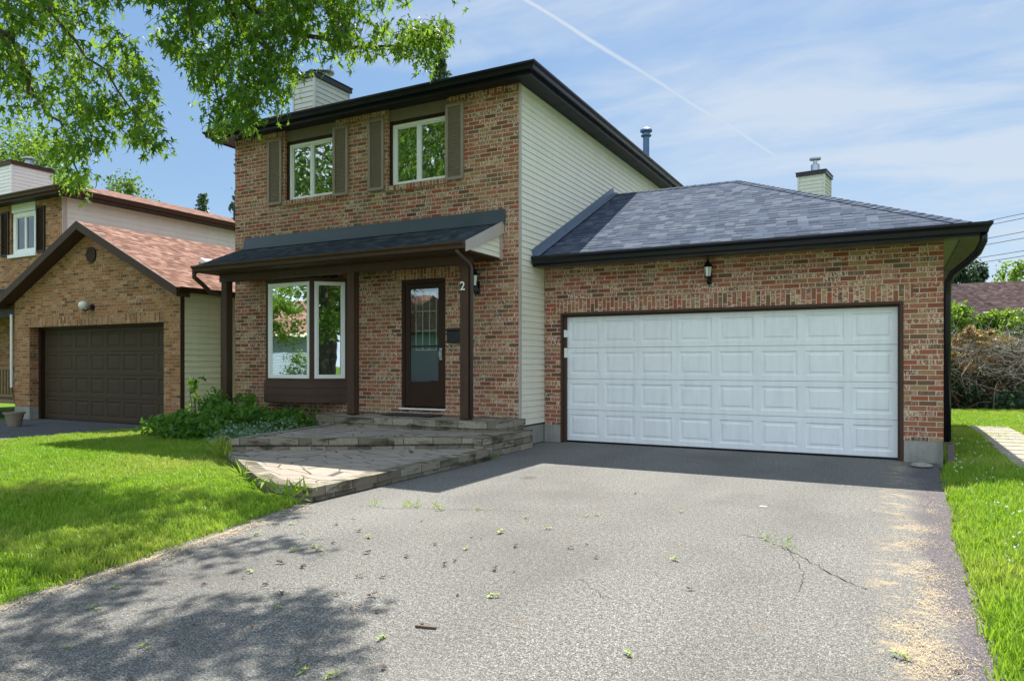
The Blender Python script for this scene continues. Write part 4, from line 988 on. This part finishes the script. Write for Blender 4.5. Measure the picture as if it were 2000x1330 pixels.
# fallen maple leaves and seed clusters: individual things
def fallen(label, mat, spots, grp, s0=.045):
    base = None
    for i, (x, y, z) in enumerate(spots):
        if base is None or i % 6 == 0:
            m = MB(); n = random.randint(2,4)
            for k in range(n):
                a = random.random()*6.28; s = s0*random.uniform(.5,1); ox, oy = random.gauss(0,s*.5), random.gauss(0,s*.4)
                pl = [Vector((ox+(px*math.cos(a)-py*math.sin(a))*s, oy+(px*math.sin(a)+py*math.cos(a))*s, .004+.004*k+abs(px)*s*.5+random.random()*.006)) for px, py in MAPLE]
                c = len(m.v); m.v += [tuple(v) for v in pl]; m.f += [tuple(c+q for q in tt) for tt in MAPLE_T]
            o = m.build('fallen_leaf', mat); base = o.data
        else:
            o = bpy.data.objects.new('fallen_leaf', base); COL.objects.link(o)
        o.location = (x, y, z); o.rotation_euler = (0,0,random.random()*6.28); k = random.uniform(.75,1.3); o.scale = (k,k,k)
        tag(o, label, 'leaf', grp)
gs = [(188,1192),(130,1265),(288,1268),(445,1118),(487,1115),(230,1150),(568,1025),(610,1070),(625,1075),(576,1077),(660,1025),(690,1013),(722,1051),(910,1074),(978,1042),(1069,1034),(1165,1007),(1332,1001),(958,1165),(753,1247),(1227,1283),(1766,1291),(640,1322),(865,997),(1145,1008),(1315,1095),(1030,1012),(590,1312),(505,1045),(545,1190)]
bs = [(265,1120),(395,1143),(590,1110),(620,1077),(650,1062),(515,1143),(545,1102),(555,1161),(700,1038),(718,1080),(750,1128),(790,1088),(845,1064),(888,1095),(730,1195),(826,1225),(750,1303),(680,1190),(700,1127),(725,1165),(870,1103),(965,1115),(1005,1069),(1112,1072),(1165,1091),(1353,1153),(255,1325),(580,1293),(340,1262),(495,1225),(700,1187),(385,1220),(825,1018),(920,1050),(935,1052),(1810,1130),(1822,1095),(1870,1314),(1240,965),(1145,1065),(1005,1118),(895,1164),(660,1165),(475,1128),(60,1250)]
fallen('yellow-green fallen maple leaf cluster lying on the grey driveway', 'l_green', [ground(*p) for p in gs], 'green leaves fallen on the driveway', .042)
fallen('brown dried seed and leaf scrap lying on the grey driveway', 'l_brown', [ground(*p) for p in bs], 'brown leaf scraps on the driveway', .040)
p = ground(832, 1226); tag(MB().obox((p.x,p.y,.008), (.055,.012,0), (-.002,.008,0), (0,0,.004)).build('bark_chip', 'twig_b'), 'short brown sliver of bark lying alone on the driveway', 'bark chip')
p = ground(1490, 990); tag(MB().prism([(p.x-.03,p.y-.02),(p.x+.03,p.y-.015),(p.x+.035,p.y+.02),(p.x-.02,p.y+.025)], .002, .008).build('paper_scrap', 'white'), 'small white scrap on the asphalt in front of the garage door', 'paper scrap')
p = ground(1800, 912); m = MB(); m.lathe((p.x,p.y,0), [(.10,0),(.13,.02),(.12,.04),(.06,.055),(.01,.06)], 9); o = tag(m.build('flat_stone', 'conc'), 'flat pale stone lying at the foot of the garage corner', 'stone')
# ================================================================= planting bed left of the steps
def bush(name, label, mat, specs, size, per, cat='shrub', shape=(OVAL, OVAL_T), stems=12, droop=.2, group=None):
    c0 = specs[0][0]; t = thing(name, label, cat, (c0[0], c0[1], 0), group)
    m = MB()
    for k in range(stems):
        c, r, _ = random.choice(specs); a = random.random()*6.28
        m.tube([(c[0]+random.gauss(0,.1)*r[0], c[1]+random.gauss(0,.1)*r[1], 0),(c[0]+math.cos(a)*r[0]*.4, c[1]+math.sin(a)*r[1]*.4, c[2]*.8),(c[0]+math.cos(a)*r[0]*.8, c[1]+math.sin(a)*r[1]*.8, c[2]+r[2]*.5)], [.012,.008,.004], 5)
    m.build('stem', 'twig_b', t)
    leaves('foliage', np.concatenate([clumps(c, r, max(6, n//per), per, .30) for c, r, n in specs]), size, mat, t, shape, droop)
    return t
bush('leafy_shrub', 'dark green leafy shrub spreading below the bay window beside the steps', 'shrub', [((-10.75,8.35,.20),(.85,.65,.28),1900),((-10.0,8.7,.25),(.95,.7,.36),2200),((-10.75,9.2,.45),(.55,.45,.42),1400),((-9.5,9.2,.25),(.8,.6,.32),1400)], .10, 22)
bush('ground_cover_plant', 'silvery green low plant along the left edge of the stone steps', 'silver', [((-8.95,7.95,.12),(.55,.5,.15),1500),((-9.4,8.3,.14),(.8,.5,.2),1900),((-8.9,8.7,.2),(.45,.5,.22),1100)], .045, 24, 'plant')
bush('climbing_sprig', 'tall thin leafy sprig rising in front of the left porch post', 'shrub', [((-11.75,9.25,.75),(.10,.1,.25),60),((-11.6,9.2,1.0),(.14,.1,.12),60),((-11.68,9.2,.45),(.2,.1,.3),80)], .085, 10, 'plant', stems=5)
p = ground(480, 880)
q = [(-8.25+random.gauss(0,.05), 6.95+random.gauss(0,.05), .05+random.random()*.14) for _ in range(80)]
kind(leaves('tall_grass', np.array(q), .16, 'grass', None, (BLADE, DIAM_T), droop=-1.6), 'stuff')
# ================================================================= right background
t = thing('dead_hedge', 'tangled hedge of bare grey twigs with rusty dead foliage at the back of the lawn', 'hedge', (5, 23, 0))
def tangle(x0, x1, y0, y1, z0, z1, n, L, r, droop=.0):
    m = MB()
    for _ in range(n):
        p = Vector((random.uniform(x0,x1), random.uniform(y0,y1), random.uniform(z0,z1))); a = random.random()*6.28; e = random.uniform(-.6,1.0)
        d = Vector((math.cos(a), math.sin(a)*.5, e)).normalized(); pts = [p]
        for k in range(3): d = (d+Vector((random.gauss(0,.4),random.gauss(0,.3),random.gauss(0,.35)-droop))).normalized(); pts.append(pts[-1]+d*L/3*random.uniform(.6,1.3))
        m.tube(pts, [r, r*.8, r*.6, r*.3], 4, cap=False)
    return m
tangle(.2,10,22.5,24,1.0,1.95,1500,.85,.011).build('twig', 'twig', t)
tangle(.2,10,22.7,24,.1,1.6,700,1.2,.016,-.1).build('branch', 'twig_b', t)
leaves('dead_foliage', np.concatenate([clumps((2.0,22.7,1.95),(.65,.4,.28),14,60,.4), clumps((1.75,22.7,1.45),(.5,.3,.25),10,30,.4), clumps((1.9,22.6,2.25),(.2,.2,.12),3,30,.4)]), .09, 'rust', t)
leaves('foliage', np.concatenate([clumps((x,23.3,.55),(1.2,.9,.75),14,75,.4) for x in (1,2.6,4.2,5.8,7.4,9)]), .13, 'needle', t)
MB().box(.2,11,24.4,24.5,0,1.6).build('back_panel', 'soil', t)
for i, (x, y, z, r) in enumerate([(1.2,25.0,2.5,.85),(2.9,25.2,2.35,.9),(4.7,25.2,2.45,1.0),(6.6,25.4,2.4,1.0),(-.6,25.2,2.6,.9)]):
    t = thing('green_shrub', ['bright green shrub behind the dead hedge, nearest the garage corner','bright green shrub behind the dead hedge, second from the garage corner','bright green shrub behind the dead hedge, at the right edge of the view','bright green shrub behind the dead hedge, beyond the right edge','bright green shrub behind the garage wall and the dead hedge'][i], 'shrub', (x,y,0), 'green shrubs behind the dead hedge')
    m = MB()
    for k in range(6): a = k*1.05; m.tube([(x,y,0),(x+math.cos(a)*.3,y+math.sin(a)*.3,1.3),(x+math.cos(a)*.6,y+math.sin(a)*.5,z)], [.05,.03,.01], 5)
    m.build('stem', 'bark', t)
    leaves('foliage', clumps((x,y,z-.25),(r+.25,.8,.80),60,130,.30), .12, 'leaf_lime', t, (OVAL,OVAL_T), .2)
fh = thing('bungalow', 'low house beyond the hedge showing only its long reddish brown roof', 'house', (10,42,0))
m = MB().box(-4,34,38.5,46,0,2.5); m.build('wall', 'siding_n', fh)
m = MB().quad((-5,37.9,2.6),(35,37.9,2.6),(35,42.2,5.3),(-5,42.2,5.3)).quad((35,46.6,2.6),(-5,46.6,2.6),(-5,42.2,5.3),(35,42.2,5.3)).quad((-5,46.6,2.6),(-5,37.9,2.6),(-5,42.2,5.3)).quad((35,37.9,2.6),(35,46.6,2.6),(35,42.2,5.3)); m.build('roof', 'shingle_brown', fh)
tree('cedar_tree', 'dark green tree rising behind the reddish roof at the garage corner', 3.7, 50, 8.1, 1.25, 'needle', 50, 110, .24, .2)
tree('leafy_tree', 'pale green tree top just right of the dark tree above the reddish roof', 6.0, 50, 7.0, 1.2, 'leaf_lime', 40, 70, .24, .15)
# house with the chimney behind the garage
bh = thing('house', 'house hidden behind the garage roof, only its siding chimney with black cap showing', 'house', (-2.3,26,0))
MB().box(-9,-1.2,24.96,33,0,4.3).build('wall', 'siding', bh)
hip = MB(); hip.quad((-9.4,24.4,4.3),(-.8,24.4,4.3),(-4.2,28.9,5.6),(-5.1,28.9,5.6)).quad((-.8,24.4,4.3),(-.8,33.4,4.3),(-4.2,28.9,5.6)).quad((-.8,33.4,4.3),(-9.4,33.4,4.3),(-5.1,28.9,5.6),(-4.2,28.9,5.6)).quad((-9.4,33.4,4.3),(-9.4,24.4,4.3),(-5.1,28.9,5.6)).quad((-9.4,24.4,4.3),(-9.4,33.4,4.3),(-.8,33.4,4.3),(-.8,24.4,4.3)); hip.build('roof', 'shingle_dark', bh)
ch = chimney(bh, -2.62, -1.86, 24.0, 24.95, 1.0, 7.15, 'siding_c', 'tall')
# rotate the chase slightly about its front corner
th = R(-6.6); c0 = Vector((-1.86,24.0)); 
for o in [ch]+list(ch.children):
    for v in o.data.vertices:
        d = Vector((v.co.x-c0.x, v.co.y-c0.y)); v.co.x = c0.x+d.x*math.cos(th)-d.y*math.sin(th); v.co.y = c0.y+d.x*math.sin(th)+d.y*math.cos(th)
# power lines
names = ['topmost','second','third','fourth','fifth','lowest']
pl = at_t(2000, HZ, 33); dirv = Vector((FW[0]-.32*RT[0], FW[1]-.32*RT[1], 0)).normalized()
for i, z in enumerate((8.2,7.99,7.36,7.07,6.49,6.25)):
    pts = []
    for k in range(17):
        s = -36+k*6; pts.append(Vector((pl.x,pl.y,z))+dirv*s+Vector((0,0,.0004*(s-12)**2-.06)))
    tag(MB().tube(pts, .014, 5).build('power_line', 'black'), f'thin dark overhead wire right of the garage roof, {names[i]} of the six', 'wire', 'overhead wires right of the garage')
# ================================================================= background trees
spruce('spruce_tree', 'dark spruce top rising above the front eave right of the chimney', -17.6, 26.5, 14.9, 2.6)
spruce('spruce_tree', 'small dark spruce tip above the red roof, left of the brick corner', -41, 33, 12.7, 2.4, n=9000)
spruce('spruce_tree', 'blue-green spruce with branches poking out beside the left brick corner', -24.7, 22.3, 11.4, 2.5, n=12000)
tree('leafy_tree', 'round dark green tree behind the red roof of the neighbouring house', -36.2, 24, 12.0, 1.6, 'leaf_bg', 60, 110, .17)
tree('leafy_tree', 'large light green tree behind the chimney at the left edge', -39.6, 20.2, 13.8, 3.7, 'leaf_lime', 120, 170, .19, .35)
# ================================================================= across the street (seen in the panes)
ah = thing('house', 'grey-blue house with a reddish roof across the street', 'house', (-38,-22,0))
m = MB(); siding(m, (-30,-18), (-46,-18), 0, 3.4, .2); m.box(-46,-30,-27,-18.05,0,3.4); m.build('wall', 'siding_b', ah)
m = MB().quad((-29,-17.4,3.4),(-47,-17.4,3.4),(-47,-22.5,6.2),(-29,-22.5,6.2)).quad((-47,-27.6,3.4),(-29,-27.6,3.4),(-29,-22.5,6.2),(-47,-22.5,6.2)).quad((-29,-27.6,3.4),(-29,-17.4,3.4),(-29,-22.5,6.2)).quad((-47,-17.4,3.4),(-47,-27.6,3.4),(-47,-22.5,6.2)); m.build('roof', 'shingle_red', ah)
MB().box(-47.0,-29,-17.42,-17.3,3.2,3.42).build('fascia', 'siding', ah)
lab = 'street tree behind the camera, '
for i, (x, y, h, cr, mt) in enumerate([(-21,-5,14.5,5.2,'leaf_bg'),(-30,-14,14,5.2,'leaf_bg'),(-33,-3,12.5,4.6,'leaf_lime'),(-44,-13,9,3.4,'leaf_lime'),(6.2,-4.2,9.5,4.2,'leaf_lime'),(12,-9,11,5,'leaf_bg'),(-13,-17,12,5,'leaf_lime'),(0,-18,11,4.8,'leaf_bg')]):
    tree('street_tree', lab+['left of the neighbouring drive','tall and dark beyond the far sidewalk','on the far left verge','beside the grey-blue house','right of the driveway mouth','far right by the street','across the street on the left','straight across the street'][i], x, y, h, cr, mt, 95, 130, .24, .28, 'street trees')
tree('ornamental_tree', 'small lime green tree before the grey-blue house across the street', -29.8, -8.2, 6.2, 2.2, 'leaf_lime', 80, 110, .16, .09)
for i, (x, y, r) in enumerate([(-27,-11.5,1.4),(-31,-12.5,1.2),(8,-1.5,1.0)]):
    bush('round_shrub', 'clipped green shrub '+['at the left of the far sidewalk','before the grey-blue house','right of the driveway mouth'][i], 'leaf_lime', [((x,y,.9*r),(r,r,r*.9),2600)], .12, 30, group='clipped shrubs by the street')
# ================================================================= the maple overhead
mp = thing('maple_tree', 'silver maple whose leafy branches hang over the lawn and the roof edge', 'tree', (-9.8,1.6,0))
MB().tube([(-9.8,1.6,0),(-9.75,1.65,1.5),(-9.7,1.7,3.2),(-9.5,1.9,4.6)], [.42,.34,.30,.27], 14).build('trunk', 'bark', mp, smooth=True)
def in_poly(x, y, P):
    c = False; n = len(P)
    for i in range(n):
        x1, y1 = P[i]; x2, y2 = P[(i+1)%n]
        if (y1 > y) != (y2 > y) and x < (x2-x1)*(y-y1)/(y2-y1)+x1: c = not c
    return c
from mathutils import noise as mnoise
PA = [(-500,-300),(215,-300),(208,0),(195,50),(225,95),(262,125),(292,180),(300,230),(322,290),(318,325),(300,318),(270,322),(240,280),(215,285),(205,318),(192,330),(178,385),(160,408),(142,398),(125,365),(112,300),(60,262),(0,248),(-500,260)]
PB = [(300,-300),(725,-300),(640,5),(655,40),(700,62),(745,78),(800,78),(850,72),(876,84),(868,112),(845,130),(832,152),(812,140),(770,128),(735,140),(690,132),(645,132),(622,140),(600,128),(578,150),(572,190),(560,232),(530,255),(498,275),(478,255),(455,270),(438,290),(418,280),(405,240),(385,180),(350,140),(320,118),(293,100),(305,60),(312,20)]
PC = [(226,-40),(290,-40),(282,22),(262,10),(240,16)]
PD = [(590,-60),(720,-60),(716,6),(690,-2),(660,12),(625,4),(600,14)]
cl = []
def fill(P, n, t0, t1, thr, s=.02):
    xs = [p[0] for p in P]; ys = [p[1] for p in P]; k = 0
    while k < n:
        x = random.uniform(min(xs), max(xs)); y = random.uniform(min(ys), max(ys))
        if not in_poly(x, y, P): continue
        v = mnoise.noise(Vector((x*s, y*s*.7, 3.1)))
        if v < thr and random.random() < .85: continue
        t = random.uniform(t0, t1); cl.append((at_t(x, y-45, t), 7)); k += 1
fill(PA, 1850, 8.9, 10.4, -.10); fill(PB, 1500, 9.2, 10.4, -.12); fill(PC, 45, 9, 10, -1); fill(PD, 60, 9, 10, -1)
for x, y in [(160,400),(150,385),(320,318),(300,300),(440,285),(425,275),(500,268),(488,262),(872,86),(862,100),(835,145),(822,135),(868,92),(850,110),(540,250),(735,132),(690,125),(620,128),(175,370),(285,305),(215,300)]:
    for _ in range(3): cl.append((at_t(x+random.gauss(0,6), y-38+random.gauss(0,6), random.uniform(9.2,10.4)), 5))
# canopy above the frame: placed where it throws the dappled shade seen on lawn and driveway
for px, py, s, n in [(330,995,.20,9),(250,1020,.25,16),(120,1040,.35,24),(200,1070,.35,26),(60,1090,.4,30),(170,1110,.35,22),(300,1030,.22,14),(20,1000,.35,16),(40,1140,.3,16),(20,925,.2,6),
                     (540,1068,.12,8),(460,1075,.14,10),(390,1085,.14,9),(330,1098,.14,5),(240,1143,.16,8),(110,1190,.16,16),(180,1180,.12,9),(30,1215,.2,14),
                     (600,1195,.15,14),(540,1205,.16,14),(480,1230,.2,22),(400,1245,.2,22),(300,1225,.14,9),(330,1290,.24,26),(230,1290,.22,20),(120,1300,.2,18),(450,1300,.24,22),(40,1290,.2,18),(560,1260,.18,14),(640,1225,.12,6),(600,1320,.14,8),(380,1190,.10,4)]:
    g = ground(px, py)
    for _ in range(int(n*1.15)):
        z = random.uniform(5.9, 7.2); cl.append((Vector((g.x+random.gauss(0,s), g.y+random.gauss(0,s*.8), 0))+SUN*z, 6))
for c, r, n in [((-9.5,3.0,7.8),(-.8,2.6,1.6),420),((-12,0,7.2),(3.2,3.0,2.0),300),((-8,-1,8.4),(3.2,2.6,1.8),260)]:
    for p in ell(c, r, n, .3): cl.append((Vector(p), 8))
P = []; tw = MB()
for c, k in cl:
    L = random.uniform(.12,.30); d = Vector((random.gauss(0,.5), random.gauss(0,.5), -1)).normalized()
    tw.tube([c+Vector((random.gauss(0,.05),random.gauss(0,.05),.02)), c, c+d*L], [.005,.004,.002], 3, cap=False)
    for j in range(k):
        f = random.random(); q = c+d*L*f; P.append((q.x+random.gauss(0,.075), q.y+random.gauss(0,.075), q.z+random.gauss(0,.05)))
tw.build('twig', 'bark', mp)
leaves('crown', np.array(P), .104, 'leaf', mp, (MAPLE*np.array([.92,1.22]), MAPLE_T), droop=1.1, fold=.18)
lm = MB()
def limb(pts, r0, r1):
    n = len(pts); s = []
    for i in range(n-1):
        for k in range(4): f = k/4; s.append(Vector(pts[i]).lerp(Vector(pts[i+1]), f)+Vector((random.gauss(0,.02),)*3))
    s.append(Vector(pts[-1])); lm.tube(s, [r0+(r1-r0)*(i/(len(s)-1))**.7 for i in range(len(s))], 8)
a0 = (-9.5,1.9,4.5)
limb([a0, (-9.2,3.6,6.2), tuple(at_t(-120,-60,9.4)), tuple(at_t(5,60,9.5)), tuple(at_t(38,120,9.5)), tuple(at_t(68,180,9.6))], .13, .018)
limb([a0, (-8.6,4.2,6.6), tuple(at_t(300,-220,9.6)), tuple(at_t(430,-40,9.8)), tuple(at_t(560,60,9.9)), tuple(at_t(680,90,10)), tuple(at_t(850,92,10.2))], .12, .012)
limb([tuple(at_t(430,-40,9.8)), tuple(at_t(470,60,9.8)), tuple(at_t(545,110,9.8)), tuple(at_t(525,200,9.8))], .035, .008)
limb([tuple(at_t(300,-220,9.6)), tuple(at_t(360,-60,9.5)), tuple(at_t(380,60,9.5)), tuple(at_t(430,220,9.6))], .035, .008)
limb([tuple(at_t(-120,-60,9.4)), tuple(at_t(80,0,9.3)), tuple(at_t(170,110,9.3)), tuple(at_t(280,240,9.4))], .05, .008)
limb([tuple(at_t(5,60,9.5)), tuple(at_t(60,180,9.4)), tuple(at_t(130,260,9.4)), tuple(at_t(155,370,9.4))], .04, .008)
limb([a0, (-8.0,4.5,6.9), (-5.8,6.4,6.8), (-4.6,6.8,6.5)], .11, .02); limb([(-8.0,4.5,6.9),(-5.6,5.3,6.9),(-3.6,5.9,6.5)], .07, .012)
limb([a0, (-11,1.0,6.4), (-13,-.5,7.5)], .14, .04); limb([a0, (-8.8,.5,6.5), (-7.5,-1.2,8.4)], .13, .04); limb([a0, (-9.4,2.6,7), (-9.6,3.2,8.8)], .13, .04)
lm.build('limb', 'bark', mp, smooth=True)
# ================================================================= camera, light, sky
cd = bpy.data.cameras.new('camera'); cam = bpy.data.objects.new('camera', cd); COL.objects.link(cam); SC.camera = cam
cam.location = (0,0,CAMZ); cam.rotation_euler = (R(90),0,A); cd.sensor_width = 36; cd.sensor_fit = 'HORIZONTAL'; cd.lens = 36*F/2000; cd.shift_y = (HZ-665)/2000; cd.clip_end = 2000; cd.clip_start = .05
sl = bpy.data.lights.new('sun', 'SUN'); so = bpy.data.objects.new('sun', sl); COL.objects.link(so)
sl.energy = SUN_E; sl.angle = R(.53); sl.color = (1.0,.95,.86); so.rotation_euler = (-SUN).to_track_quat('-Z','Y').to_euler(); so.location = (0,0,30)
wd = bpy.data.worlds.new('World'); SC.world = wd; wd.use_nodes = True
class W(NT):
    def __init__(s): s.t = wd.node_tree; s.n = s.t.nodes; s.l = s.t.links; s.n.clear(); s.out = s.n.new('ShaderNodeOutputWorld')
w = W()
sky = w.node('TexSky', sky_type='NISHITA'); sky.sun_disc = False; sky.sun_elevation = math.asin(1/SUN.length); sky.sun_rotation = math.atan2(SUN.x, SUN.y); sky.air_density = 1.0; sky.dust_density = SKY_DUST; sky.ozone_density = 1.6; sky.altitude = 80
d = w.node('TexCoord').outputs['Generated']; nd = w.node('VectorMath', operation='NORMALIZE', i_0=d).outputs[0]
def dot(v): o = w.node('VectorMath', operation='DOT_PRODUCT', i_0=nd); o.inputs[1].default_value = v; return o.outputs['Value']
# cirrus sheet: direction projected on a high plane, streaked
sp = w.node('SeparateXYZ', i_0=nd); iz = w.M('DIVIDE', 1.0, w.M('ADD', w.M('MAXIMUM', sp.outputs[2], 0.0), .18))
cp = w.node('CombineXYZ', i_0=w.M('MULTIPLY', sp.outputs[0], iz), i_1=w.M('MULTIPLY', sp.outputs[1], iz), i_2=0.0)
mpn = w.node('Mapping', i_Vector=cp); mpn.inputs['Rotation'].default_value = (0,0,CL_ROT); mpn.inputs['Scale'].default_value = (.7,1.7,1); mpn.inputs['Location'].default_value = CL_LOC
n1 = w.noise(mpn.outputs[0], 1.05, 6, .52, dist=.9); n2 = w.noise(mpn.outputs[0], 3.4, 6, .6, dist=1.2)
f = w.M('ADD', w.M('MULTIPLY', n1, .72), w.M('MULTIPLY', n2, .28))
rt = dot((RT[0], RT[1], 0)); left = w.M('ADD', .0, w.M('MULTIPLY', rt, .22))
mk = w.ramp(w.M('ADD', f, left), [(.47,0.0),(.56,.42),(.68,1.0)])
# broad veil low on the right
vr = ray(1850, 230).normalized(); veil = w.ramp(dot(tuple(vr)), [(.88,0.0),(.985,.95)])
mk = w.M('MAXIMUM', mk, w.M('MULTIPLY', veil, w.ramp(f, [(.38,.15),(.58,1.0)])))
# condensation trail: thin great-circle band
a, b = ray(1010,-10).normalized(), ray(1512,302).normalized(); n = a.cross(b).normalized(); mid = (a+b).normalized()
dist = w.M('ABSOLUTE', w.M('ADD', dot(tuple(n)), w.M('MULTIPLY', w.M('SUBTRACT', w.noise(nd, 14, 3), .5), .004)))
tr = w.M('MULTIPLY', w.ramp(w.M('MULTIPLY', dist, 100.0), [(.08,1.0),(.42,0.0)]), w.ramp(dot(tuple(mid)), [(math.cos(.215),0.0),(math.cos(.19),.9)]))
tr = w.M('MULTIPLY', tr, w.ramp(w.noise(nd, 9, 3), [(.35,.75),(.6,1.0)]))
mk = w.M('MAXIMUM', w.M('MULTIPLY', mk, .80), w.M('MULTIPLY', tr, 1.0))
skc = w.mix(.82, sky.outputs[0], w.ramp(sp.outputs[2], [(0.0,(.29,.36,.41)),(.25,(.20,.295,.395)),(.6,(.14,.235,.37))]))
skc = w.mix(.85, sky.outputs[0], w.scalev(w.ramp(sp.outputs[2], [(0.0,(.19,.255,.31)),(.22,(.098,.168,.262)),(.6,(.060,.126,.240))]), (8.5,8.5,8.5)))
back = w.ramp(dot((0,-1,0)), [(.05,0.0),(.6,1.0)])  # bright cloud cover added behind the camera to lighten the shaded facade
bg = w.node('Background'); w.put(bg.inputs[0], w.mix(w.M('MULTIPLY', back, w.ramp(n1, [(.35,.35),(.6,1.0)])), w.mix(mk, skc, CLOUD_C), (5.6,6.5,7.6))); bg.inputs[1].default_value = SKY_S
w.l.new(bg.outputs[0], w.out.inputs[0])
SC.view_settings.view_transform = 'Standard'; SC.view_settings.look = 'None'; SC.view_settings.exposure = EXPO; SC.view_settings.gamma = 1
SC.cycles.max_bounces = 8; SC.cycles.transparent_max_bounces = 12; SC.cycles.use_denoising = DENOISE
